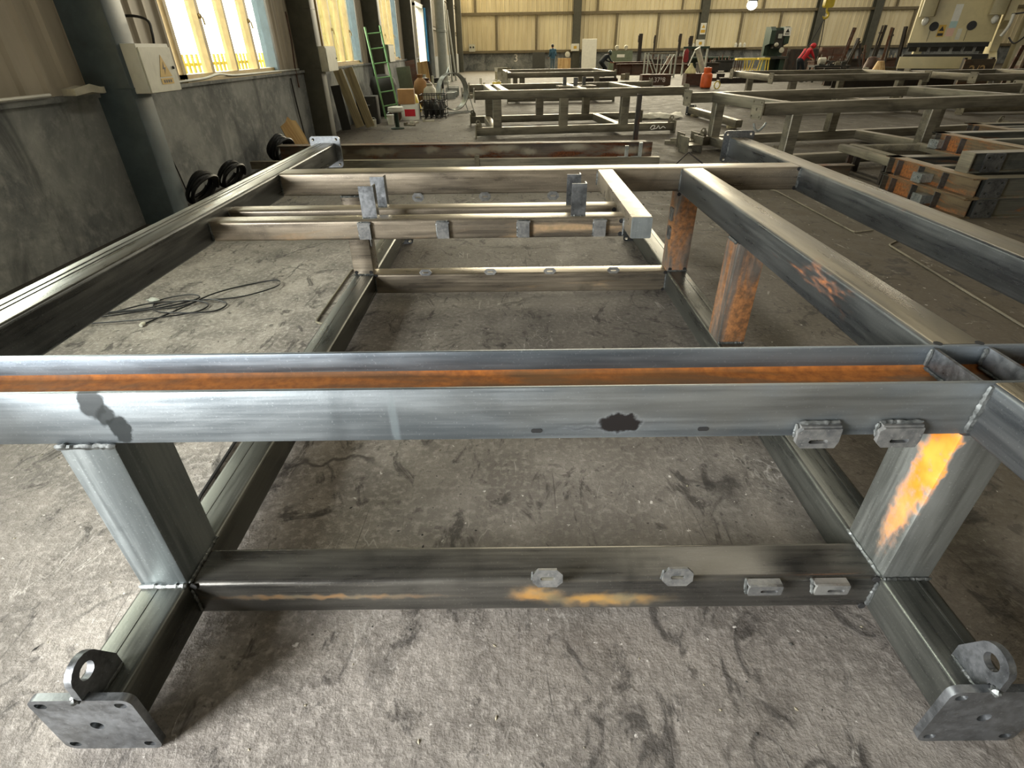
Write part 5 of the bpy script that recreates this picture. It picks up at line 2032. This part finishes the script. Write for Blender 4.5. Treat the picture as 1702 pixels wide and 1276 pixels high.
mb.tube([(-.43, 0, .90), (-.40, 0, .85)], .14, 10)
tag(place(mb.build('leaning_tube', M['scrap']), (8.80, 28.0, .57)), 'pale tube tilted up from the plain rusty block', 'tube')
mb = MB()
mb.lathe((0, 0, 0), [(.24, 0), (.235, .06), (.19, .15), (.10, .28), (.05, .36), (.06, .40)], 12)
mb.v = [(vx * (1 + .1 * math.sin(vz * 17 + vy * 11)), vy * (1 + .1 * math.cos(vz * 13 + vx * 9)), vz) for vx, vy, vz in mb.v]
tag(place(mb.build('yellow_bag', M['palebag'], smooth=50), (8.2, 27.95, .505)), 'pale yellow bag sitting on the plain rusty block', 'bag')
gc = thing('gas_cylinder', 'orange gas cylinder standing beside the rusty block', 'gas cylinder', (8.42, 26.2, 0))
mb = MB()
mb.lathe((0, 0, 0), [(.17, 0), (.18, .02), (.22, .06), (.23, .12), (.23, .48), (.21, .55), (.13, .61), (.05, .63)], 20)
mb.build('tank', M['orange'], gc)
mb = MB()
mb.lathe((0, 0, .60), [(.15, 0), (.16, .02), (.16, .17), (.15, .18)], 16)
mb.build('collar', M['orange'], gc)
mb = MB()
mb.lathe((0, 0, .62), [(.035, 0), (.035, .14), (.06, .15), (.06, .18)], 10)
mb.build('valve', M['galv'], gc)
mb = MB()
mb.lathe((0, 0, 0), [(.20, 0), (.20, .03)], 18)
mb.build('foot_ring', M['black'], gc)
hr = MB()
hr.tube([(.14 * math.cos(2 * math.pi * k / 20), 0, .15 + .14 * math.sin(2 * math.pi * k / 20)) for k in range(20)], .022, 8, closed=True)
tag(place(hr.build('hose_ring', M['yellow']), (8.75, 25.7, 0), R(20)), 'small yellowish hose ring standing at foot of the gas cylinder', 'hose')

# yellow trestle bench, dark green press, brown table
yb = thing('trestle_bench', 'yellow topped trestle bench left of the dark green press', 'bench', (13.1, 36.0, 0))
mb = MB()
mb.box(0, 1.15, -.2, .2, .82, .92)
mb.box(1.25, 1.9, -.2, .2, .82, .92)
mb.build('bench_top', M['yellow'], yb)
for x, s, mt in ((.05, 0, 'st_brown'), (.3, 0, 'st_brown'), (1.0, -.12, 'yellow'), (1.5, -.12, 'yellow'), (1.85, .06, 'yellow'), (.6, .12, 'yellow')):
    for y in (-.16, .16):
        mb = MB()
        mb.tube([(x, y, .82), (x + s, y * 1.4, 0)], .03, 6)
        mb.build('leg', M[mt], yb)
mb = MB()
mb.tube([(1.0, -.2, .35), (2.2, -.3, .08)], .025, 6)
mb.build('stretcher', M['yellow'], yb)
pm = thing('power_press', 'tall dark green power press with warning sign', 'machine', (16.9, 40.0, 0))
mb = MB()
mb.prof('x', -.6, -.3, [(.5, 0), (-.5, 0), (-.5, .85), (.15, .95), (.15, 1.5), (-.45, 1.6), (-.45, 2.3), (-.2, 2.5), (.5, 2.5)])
mb.prof('x', .3, .6, [(.5, 0), (-.5, 0), (-.5, .85), (.15, .95), (.15, 1.5), (-.45, 1.6), (-.45, 2.3), (-.2, 2.5), (.5, 2.5)])
mb.box(-.3, .3, .1, .5, 0, 2.45)
mb.build('press_body', M['dkgreen'], pm)
mb = MB()
mb.box(-.28, .28, -.4, .1, 1.35, 2.3)
mb.build('slide', M['grime'], pm)
mb = MB()
mb.box(-.75, .75, -.6, .2, .78, .92)
mb.build('bed', M['darkgrey'], pm)
for x, z, s, mt, nm in ((.38, 2.23, .22, 'white', 'warning_sign'), (-.02, 2.0, .12, 'pipegrey', 'notice')):
    mb = MB()
    mb.box(x - s, x + s, -.49, -.47, z - s * 1.0, z + s * 1.0)
    so = mb.build(nm, M[mt], pm)
    if nm == 'warning_sign':
        mb = MB()
        mb.prof('y', -.494, -.49, [(x - .13, z - .05), (x + .13, z - .05), (x, z + .16)])
        mb.box(x - .14, x + .14, -.494, -.49, z - .15, z - .10)
        mb.build('sign_mark', M['black'], so)
mb = MB()
mb.ball((-.15, -.5, 1.55), .14, .1, .12)
mb.lathe((.25, -.5, 1.25), [(.14, -.06), (.16, 0), (.1, .08)], 14, axis='y')
mb.build('fittings', M['scrap'], pm)
# sign on column
mb = MB()
mb.box(-.22, .22, -.02, 0, 0, .75)
so = tag(place(mb.build('column_sign', M['white']), (15.3, BY - .57, 2.3)), 'tall white sign with yellow band high on the middle back column', 'sign')
mb = MB()
mb.box(-.18, .18, -.026, -.02, .1, .3)
mb.prof('y', -.026, -.02, [(-.14, .42), (.14, .42), (0, .65)])
mb.build('sign_mark', M['yellow_sign'], so)
# brown cabinets behind the red worker, white bottles on the ledge
for k, (x, w, h, mt) in enumerate(((18.6, 1.6, 1.35, 'st_brown'), (20.6, 2.0, 1.25, 'st_black'), (22.6, 1.6, 1.35, 'st_brown'))):
    t = thing('steel_cabinet', ['brown steel cabinet right of the dark green press', 'black steel cabinet behind the worker in red', 'brown steel cabinet below the dark right column'][k], 'cabinet', (x, 44.0, 0), 0, 'cabinets at the back wall')
    mb = MB()
    mb.rtube('z', 0, h, -w / 2, w / 2, -.3, .3, .02, 1)
    mb.build('cabinet_body', M[mt], t)
    for s in (-1, 1):
        mb = MB()
        mb.box(s * w / 4 - w / 4 + .03, s * w / 4 + w / 4 - .03, -.32, -.30, .06, h - .06)
        dd = mb.build('door', M[mt], t)
        mb = MB()
        mb.box(s * .08 - .02, s * .08 + .02, -.34, -.32, h * .5, h * .5 + .15)
        mb.build('handle', M['galv'], dd)
for k, x in enumerate((17.0, 17.35, 20.4, 20.75, 21.1)):
    mb = MB()
    mb.lathe((0, 0, 0), [(.11, 0), (.12, .03), (.12, .22), (.05, .28), (.05, .33)], 10)
    tag(place(mb.build('bottle', M['white']), (x - 2.2, BY - .33, BZ + .093)), 'small white bottle on back wall ledge, %s' % ['left pair, left', 'left pair, right', 'right trio, left', 'right trio, middle', 'right trio, right'][k], 'bottle', 'white bottles on the back ledge')
mb = MB()
mb.box(14.4, 19.2, BY - .5, BY - .2, BZ + .06, BZ + .09)
mb.build('shelf_board', M['woodgrey'], wall_back)
# back bench under the ledge
bb = thing('work_bench', 'long dark green bench along the back wall', 'workbench', (13.3, 46.8, 0))
mb = MB()
mb.box(0, 3.4, -.4, .4, .72, .82)
mb.build('bench_top', M['dkgreen'], bb)
for x in (.1, 1.7, 3.3):
    for y in (-.3, .3):
        mb = MB()
        mb.box(x - .05, x + .05, y - .05, y + .05, 0, .72)
        mb.build('leg', M['st_brown'], bb)
mb = MB()
mb.box(.05, 3.35, .28, .34, .1, .72)
mb.build('back_panel', M['dkgreen'], bb)

# ------------------------------------------------------------------ crane hook and lamp
hk = thing('crane_hook', 'yellow crane hook block hanging from the roof with long sling', 'crane hook', (11.78, 24.0, 1.0))
mb = MB()
mb.rtube('y', -.1, .1, -.17, .17, 1.70, 2.05, .08, 3)
mb.build('hook_block', M['yellow'], hk)
mb = MB()
mb.tube(curve_pts([(0, 0, 1.72), (.0, 0, 1.60), (.09, 0, 1.52), (.08, 0, 1.42), (-.02, 0, 1.38), (-.10, 0, 1.45)], 5), [.04] * 21 + [.03, .03, .025, .02, .01], 8)
mb.build('hook', M['yellow'], hk)
for x in (-.06, .06):
    mb = MB()
    mb.tube([(x, 0, 2.0), (x, 0, 8.75)], .012, 6)
    mb.build('wire_rope', M['black'], hk)
mb = MB()
mb.tube([(0, 0, 1.40), (-.15, .1, .9), (-.35, .2, .3), (-.5, .3, .0)], .016, 6)
mb.tube([(0, 0, 1.40), (.12, .1, .7), (.16, .2, -.0)], .016, 6)
mb.build('sling_chain', M['black'], hk)
lp = thing('high_bay_lamp', 'round glowing lamp hanging before the back wall', 'lamp', (14.93, 40.0, 3.45))
mb = MB()
mb.ball((0, 0, .18), .30, .30, .26, 16, 10)
mb.build('bulb', M['lamp'], lp)
mb = MB()
mb.lathe((0, 0, .36), [(.31, 0), (.28, .12), (.1, .26), (.05, .4)], 18)
mb.build('shade', M['darkgrey'], lp)
mb = MB()
mb.tube([(0, 0, .7), (0, 0, 6.34)], .02, 6)
mb.build('suspension_cord', M['black'], lp)

# ------------------------------------------------------------------ press brake on the right
pb = thing('press_brake', 'big cream press brake at the right edge with labels on its ram', 'press brake', (20.0, 27.2, 0), R(-30))
mb = MB()
mb.rtube('z', 1.56, 4.6, -2.35, .62, -.25, .25, .03, 2)
ram = mb.build('ram', M['cream'], pb)
mb = MB()
mb.box(-2.35, .6, -.06, .06, 1.38, 1.56)
mb.build('upper_tool', M['darkgrey'], pb)
for k in range(7):
    x = -2.25 + k * .41
    mb = MB()
    mb.prof('x', x, x + .3, [(-.1, 1.40), (.1, 1.40), (.02, 1.22), (-.02, 1.22)])
    mb.build('punch', M['grime'], pb)
mb = MB()
mb.rtube('z', .58, 1.03, -2.5, .12, -.55, -.25, .02, 2)
mb.build('table_apron', M['cream'], pb)
mb = MB()
mb.box(-2.45, .9, -.5, .5, 0, .58)
mb.build('base', M['grime'], pb)
mb = MB()
mb.box(-2.4, .7, -.2, .3, .58, 1.12)
mb.build('lower_die', M['grime'], pb)
mb = MB()
mb.prof('x', .72, 1.0, [(-.7, 0), (1.6, 0), (1.6, 4.4), (-.5, 4.4), (-.5, 2.3), (.1, 2.0), (.1, 1.2), (-.7, .9)])
mb.build('side_frame', M['cream'], pb)
mb = MB()
mb.prof('x', -2.0, -1.7, [(.3, 0), (1.6, 0), (1.6, 4.4), (.3, 4.4)])
mb.build('side_frame', M['cream'], pb)
for x in (-1.95, .45):
    mb = MB()
    mb.rtube('z', 2.5, 4.4, x - .32, x + .20, -.75, -.26, .04, 2)
    cy_ = mb.build('cylinder_housing', M['creamdk'], pb)
    mb = MB()
    mb.ball((x - .05, -.6, 2.34), .13, .1, .16)
    mb.build('limit_lamp', M['white'], cy_)
for x in (-1.6, -.27):
    mb = MB()
    mb.lathe((x, -.25, 2.15), [(.16, -.06), (.17, -.02), (.17, 0)], 16, axis='y')
    mb.build('gauge', M['black'], ram)
    mb = MB()
    mb.box(x - .10, x - .085, -.262, -.25, 1.6, 2.0)
    mb.build('scale_rod', M['darkgrey'], ram)
for x, z, sx, sz, mt in ((-.93, 2.62, .13, .30, 'white'), (-.93, 2.2, .13, .12, 'paleblue'), (-.95, 1.93, .13, .15, 'pink'), (-1.28, 1.98, .13, .22, 'yellow_sign'), (-.62, 1.85, .08, .2, 'offwhite')):
    mb = MB()
    mb.box(x - sx, x + sx, -.256, -.25, z - sz, z + sz)
    lb_ = mb.build('label', M[mt], ram)
    if mt == 'yellow_sign':
        mb = MB()
        mb.prof('y', -.26, -.256, [(x - .09, z + .0), (x + .09, z + .0), (x, z + .18)])
        mb.box(x - .10, x + .10, -.26, -.256, z - .18, z - .08)
        mb.build('sign_mark', M['black'], lb_)
mb = MB()
mb.tube(curve_pts([(.9, -.5, 2.5), (2.0, -.8, 2.6), (2.2, -.9, 2.4), (1.7, -.9, 1.9), (1.35, -.8, 1.5), (1.1, -.6, 1.7)], 6), .03, 6)
mb.box(2.05, 2.3, -1.0, -.85, 2.2, 2.45)
mb.build('control_arm', M['black'], pb)
mb = MB()
mb.rtube('z', 0, 2.4, 1.5, 2.9, -.2, .9, .03, 2)
mb.build('control_cabinet', M['creamdk'], pb)
mb = MB()
mb.tube(curve_pts([(.95, -.6, 2.5), (.93, -.7, 2.1), (.8, -.72, 1.75)], 5), .06, 8)
mb.build('hydraulic_pipe', M['white'], pb)

# steel bars stored upright left of the press brake
BARS = [(17.6, 33.0, 2.25, 6), (18.3, 33.6, 1.8, 8), (18.6, 32.0, 2.3, 4), (19.1, 32.6, 2.35, 9), (18.9, 31.5, 2.2, 5), (19.55, 32.2, 2.2, 7), (20.1, 32.0, 2.25, 6), (17.9, 31.4, 1.6, 14), (18.2, 31.6, 1.5, 10), (17.2, 31.8, 1.7, -12)]
BL = ['leaning right behind the black girder', 'short angle bar behind the leftmost one', 'tall round bar with thick head', 'tall bar leaning furthest right', 'angle bar in the front row', 'round bar with thick head, right group', 'tall bar nearest the press brake', 'short bar leaning strongly right', 'shortest angle bar in front', 'bar leaning to the left']
for k, (x, y, h, tl) in enumerate(BARS):
    mb = MB()
    if k % 3 == 0:
        mb.ibeam('z', 0, h, -.07, .07, -.07, .07, tf=.015, tw=.012)
    elif k % 3 == 1:
        mb.angle('z', 0, h, -.06, .06, -.06, .06, .015)
    else:
        mb.tube([(0, 0, 0), (0, 0, h)], .05, 8)
        mb.tube([(0, 0, h - .35), (0, 0, h - .28)], .09, 8)
    o = mb.build('stored_bar', M['st_black' if k % 4 else 'st_brown'])
    o.location = (x, y, .02)
    o.rotation_euler = (R(tl * .3), R(tl), R(20 * k))
    tag(o, 'rusty bar stored upright left of press brake, %s' % BL[k], 'steel bar', 'bars stored by the press brake')
rk = thing('bar_rack', 'low dark rack holding the upright bars left of the press brake', 'rack', (16.4, 29.7, 0))
for y in (0, 1.0):
    mb = MB()
    mb.box(-1.2, 3.0, y, y + .12, .42, .56)
    mb.build('rail', M['st_black'], rk)
for x in (-1.1, .9, 2.9):
    mb = MB()
    mb.box(x, x + .12, 0, 1.1, 0, .42)
    mb.build('foot', M['st_black'], rk)
# long black beam before the press
mb = MB()
mb.ibeam('x', -3.6, 2.8, -.12, .12, 0, .62, tf=.03, tw=.03)
tag(place(mb.build('black_girder', M['st_black']), (16.9, 25.2, 0), R(1)), 'long black girder on floor before the press brake', 'girder')
mb = MB()
mb.lathe((0, 0, 0), [(.25, 0), (.23, .03), (.15, .26), (.12, .33)], 12)
tag(place(mb.build('yellow_lampshade', M['wood'], smooth=50), (15.1, 25.2, .625)), 'pale orange cone sitting on the black girder', 'cone')
mb = MB()
mb.lathe((0, 0, 0), [(.25, 0), (.32, .3), (.3, .7), (.18, 1.0), (.1, 1.05)], 10)
mb.v = [(x * (1 + .12 * math.sin(8 * z)), y, z) for x, y, z in mb.v]
tag(place(mb.build('red_drum_bag', M['st_brown'], smooth=60), (16.6, 28.4, 0)), 'dark red bag standing among the upright bars', 'bag')
# rusty rack with painted numbers
rr2 = thing('painted_rack', 'rusty plate rack with number 2/2 painted in pale paint', 'rack', (16.7, 22.0, 0), R(2))
mb = MB()
mb.rtube('y', -.03, .03, -.55, .55, .05, 1.05, .01, 1)
mb.build('plate', M['st_rust'], rr2)
text_obj('painted_number', '2/2', .5, (-.02, -.035, .52), (R(90), 0, 0), 'wood', rr2)
for x in (-.5, .5):
    mb = MB()
    mb.box(x - .05, x + .05, -.3, .5, 0, .05)
    mb.box(x - .05, x + .05, .03, .13, 0, 1.1)
    mb.build('stand', M['st_black'], rr2)
for k, (x, y, h, tl) in enumerate(((17.9, 22.1, 1.45, 8), (18.5, 22.3, 1.2, 5), (19.2, 22.2, 1.3, 10))):
    mb = MB()
    mb.box(-.07, .07, -.03, .03, 0, h)
    mb.box(-.09, .09, -.05, .05, 0, .05)
    o = mb.build('flat_bar', M['st_brown'])
    o.location = (x, y, .012)
    o.rotation_euler = (0, R(tl), 0)
    tag(o, 'brown flat bar standing right of the painted rack, %s' % ['nearest to it', 'middle one', 'furthest from it'][k], 'steel bar', 'flat bars right of the painted rack')
t = thing('red_crate', 'brown-red steel crate at the right edge behind the frames', 'crate', (20.0, 22.9, 0))
mb = MB()
mb.box(-.9, 1.4, -.5, .5, .1, .8)
mb.build('crate_body', M['st_brown'], t)
mb = MB()
mb.box(-.9, 1.4, -.55, .55, .8, .95)
mb.build('rim', M['st_dust'], t)
for x in (-.7, 1.1):
    mb = MB()
    mb.box(x, x + .15, -.5, .5, 0, .1)
    mb.build('foot', M['st_black'], t)
mb = MB()
mb.tube([(17.6, 21.2, 0), (17.9, 21.6, 1.7)], .05, 8)
o = tag(mb.build('leaning_bar', M['st_rust']), 'single rusty bar standing in front of the press brake ram', 'steel bar')
mb = MB()

# boxes, tools and scrap scattered on floor further back
kinds = ['st_brown', 'st_black', 'st_dust', 'scrap', 'grime']
DEEP = [(10.6, 32.0, 'left of the gas cylinder line, pale'), (11.4, 33.2, 'before the yellow trestle bench'), (12.3, 31.5, 'left of the red worker, nearest'), (12.9, 33.6, 'left of the red worker, further'), (9.6, 31.2, 'right behind the plain rusty block'), (10.9, 34.6, 'right of the truss rack'), (7.6, 33.4, 'before the truss rack'), (6.4, 34.2, 'left of the truss rack'),
        (16.3, 33.2, 'behind the low bench, left'), (17.0, 34.6, 'behind the low bench, right'), (15.6, 35.6, 'before the dark green press'), (11.6, 37.3, 'below the tool frame')]
for k, (x, y, wh) in enumerate(DEEP):
    a, b, c = random.uniform(.4, .9), random.uniform(.2, .4), random.uniform(.1, .3)
    mb = MB()
    mb.rtube('x', -a / 2, a / 2, -b / 2, b / 2, 0, c, .01, 1)
    mb.box(-a / 2 + .02, -a / 2 + .07, -b / 2 - .02, b / 2 + .02, 0, c + .04)
    tag(place(mb.build('floor_offcut', M[kinds[k % 5]]), (x, y, 0), random.uniform(0, 3)), 'steel offcut on floor deep in the hall, ' + wh, 'offcut', 'offcuts on the floor deep in the hall')

# denser clutter in the background
for k, (x, y, h, mt, lb) in enumerate(((9.9, 43.0, .8, 'st_black', 'black bin at back, behind the truss rack'), (11.6, 43.2, .95, 'st_brown', 'brown bin at back, right of the truss rack'), (13.1, 41.0, .6, 'st_black', 'low black bin under the tool frame'), (18.9, 37.6, .7, 'st_brown', 'brown bin right of the dark green press'), (20.2, 36.4, .8, 'st_black', 'black bin right behind the red worker'), (21.6, 35.4, .85, 'st_brown', 'brown bin behind the upright bars'), (14.6, 42.6, .7, 'grime', 'dark bin under the long green bench'))):
    t = thing('scrap_bin', lb, 'bin', (x, y, 0), R(6 * (k % 3)), 'scrap bins at the back')
    mb = MB()
    mb.box(-.6, .6, -.4, .4, .08, h)
    mb.box(-.64, .64, -.44, .44, h - .08, h)
    mb.build('bin_body', M[mt], t)
    for q in (-.5, .35):
        mb = MB()
        mb.box(q, q + .15, -.4, .4, 0, .08)
        mb.build('skid', M['st_black'], t)
    mb = MB()
    for q in range(5):
        mb.tube([(-.45 + .2 * q, -.1 + .05 * (q % 3), h - .3), (-.5 + .24 * q, .1, h + .12 + .1 * ((q * 7) % 3))], .035, 6)
    mb.build('bar_scrap', M['st_dust' if k % 2 else 'st_brown'], t)
for k, (x, y, L_, a, lb) in enumerate(((11.5, 30.2, 2.6, 4, 'dark long bar bundle on floor behind the gas cylinder'), (15.4, 27.2, 3.0, -3, 'dark long bar bundle on floor before the red worker'), (18.9, 26.0, 2.0, 5, 'dark long bar bundle at the foot of the press brake'), (4.4, 32.0, 2.2, 0, 'dark long bar bundle on floor before the welder'))):
    t = thing('bar_bundle', lb, 'steel bars', (x, y, 0), R(a), 'bar bundles on the floor')
    for q in range(5):
        mb = MB()
        if q % 2:
            mb.rtube('x', -L_ / 2 + .1 * q, L_ / 2 + .05 * q, -.4 + .17 * q, -.27 + .17 * q, 0, .16, .01, 1)
        else:
            mb.channel('x', -L_ / 2 + .06 * q, L_ / 2, -.4 + .17 * q, -.27 + .17 * q, 0, .22)
        mb.build('bar', M[['st_black', 'st_brown', 'st_dust'][q % 3]], t)
# more things by the left wall
lw_ = [('tool_cabinet', 'dark grey tool cabinet under second window', 'cabinet', 'grime', (-3.62, 15.1), (.5, .5, .62)), ('metal_box', 'grey metal box on floor before the tan board', 'box', 'pipegrey', (-3.35, 24.75), (.3, .3, .35)), ('metal_box', 'dark metal box near the open doorway', 'box', 'grime', (-3.25, 27.2), (.5, .4, .5))]
for nm, lb, ct_, mt, (x, y), (a, b, c) in lw_:
    t = thing(nm, lb, ct_, (x, y, 0), R(5))
    mb = MB()
    mb.rtube('z', 0, c, -a / 2, a / 2, -b / 2, b / 2, .015, 2)
    mb.build('box_body', M[mt], t)
    mb = MB()
    mb.box(-a * .42, a * .42, -b / 2 - .012, -b / 2, c * .1, c * .9)
    dd = mb.build('front_panel', M[mt], t)
    mb = MB()
    mb.tube([(-.08, -b / 2 - .012, c * .7), (-.08, -b / 2 - .04, c * .7), (.08, -b / 2 - .04, c * .7), (.08, -b / 2 - .012, c * .7)], .008, 6)
    mb.build('handle', M['galv'], dd)
for k, (x, y, r, h, mt, lb) in enumerate(((-3.02, 14.75, .09, .22, 'white', 'small white tin on floor right of the planks'), (-3.15, 18.0, .14, .34, 'offwhite', 'pale paint bucket behind the yellow sack'), (-2.35, 18.6, .13, .3, 'st_brown', 'rusty paint bucket behind the wire basket'), (-3.35, 14.3, .07, .16, 'offwhite', 'small pale tin at the foot of the planks'), (-2.95, 22.4, .15, .4, 'pipegrey', 'grey bucket beyond the sacks'))):
    t = thing('bucket', lb, 'bucket', (x, y, 0), 0, 'tins and buckets by the left wall')
    mb = MB()
    mb.lathe((0, 0, 0), [(r * .85, 0), (r, h * .95), (r * 1.06, h * .96), (r * 1.06, h), (r * .9, h)], 14)
    mb.build('shell', M[mt], t)
    mb = MB()
    mb.tube([(r * math.cos(a), 0, h * .9 + r * .9 * math.sin(a)) for a in [math.pi * q / 8 for q in range(9)]], .006, 5)
    mb.build('handle', M['galv'], t)

# grit, chips and scale on the concrete
mb = MB()
for k in range(900):
    if k < 620:
        x, y = random.uniform(-2.6, 2.6), random.uniform(.35, 4.8)
    else:
        x, y = random.uniform(-3.6, 3.2), random.uniform(5.3, 7.4)
    s = random.uniform(.0015, .0055) * (1 if k < 620 else 2.5)
    h = s * random.uniform(.4, .9)
    a = random.uniform(0, 3.1)
    l = s * random.uniform(1, 2.4)
    ca, sa = math.cos(a), math.sin(a)
    vs = [(x + ca * l, y + sa * l, 0), (x - sa * s, y + ca * s, 0), (x - ca * l, y - sa * l, 0), (x + sa * s, y - ca * s, 0), (x, y, h)]
    mb.add(vs, [(0, 1, 4), (1, 2, 4), (2, 3, 4), (3, 0, 4)], k % 2)
o = mb.build('floor_grit', [M['grime'], M['st_dust']])
tag(o, 'small chips and grit scattered over the concrete floor', 'grit', kind='stuff')
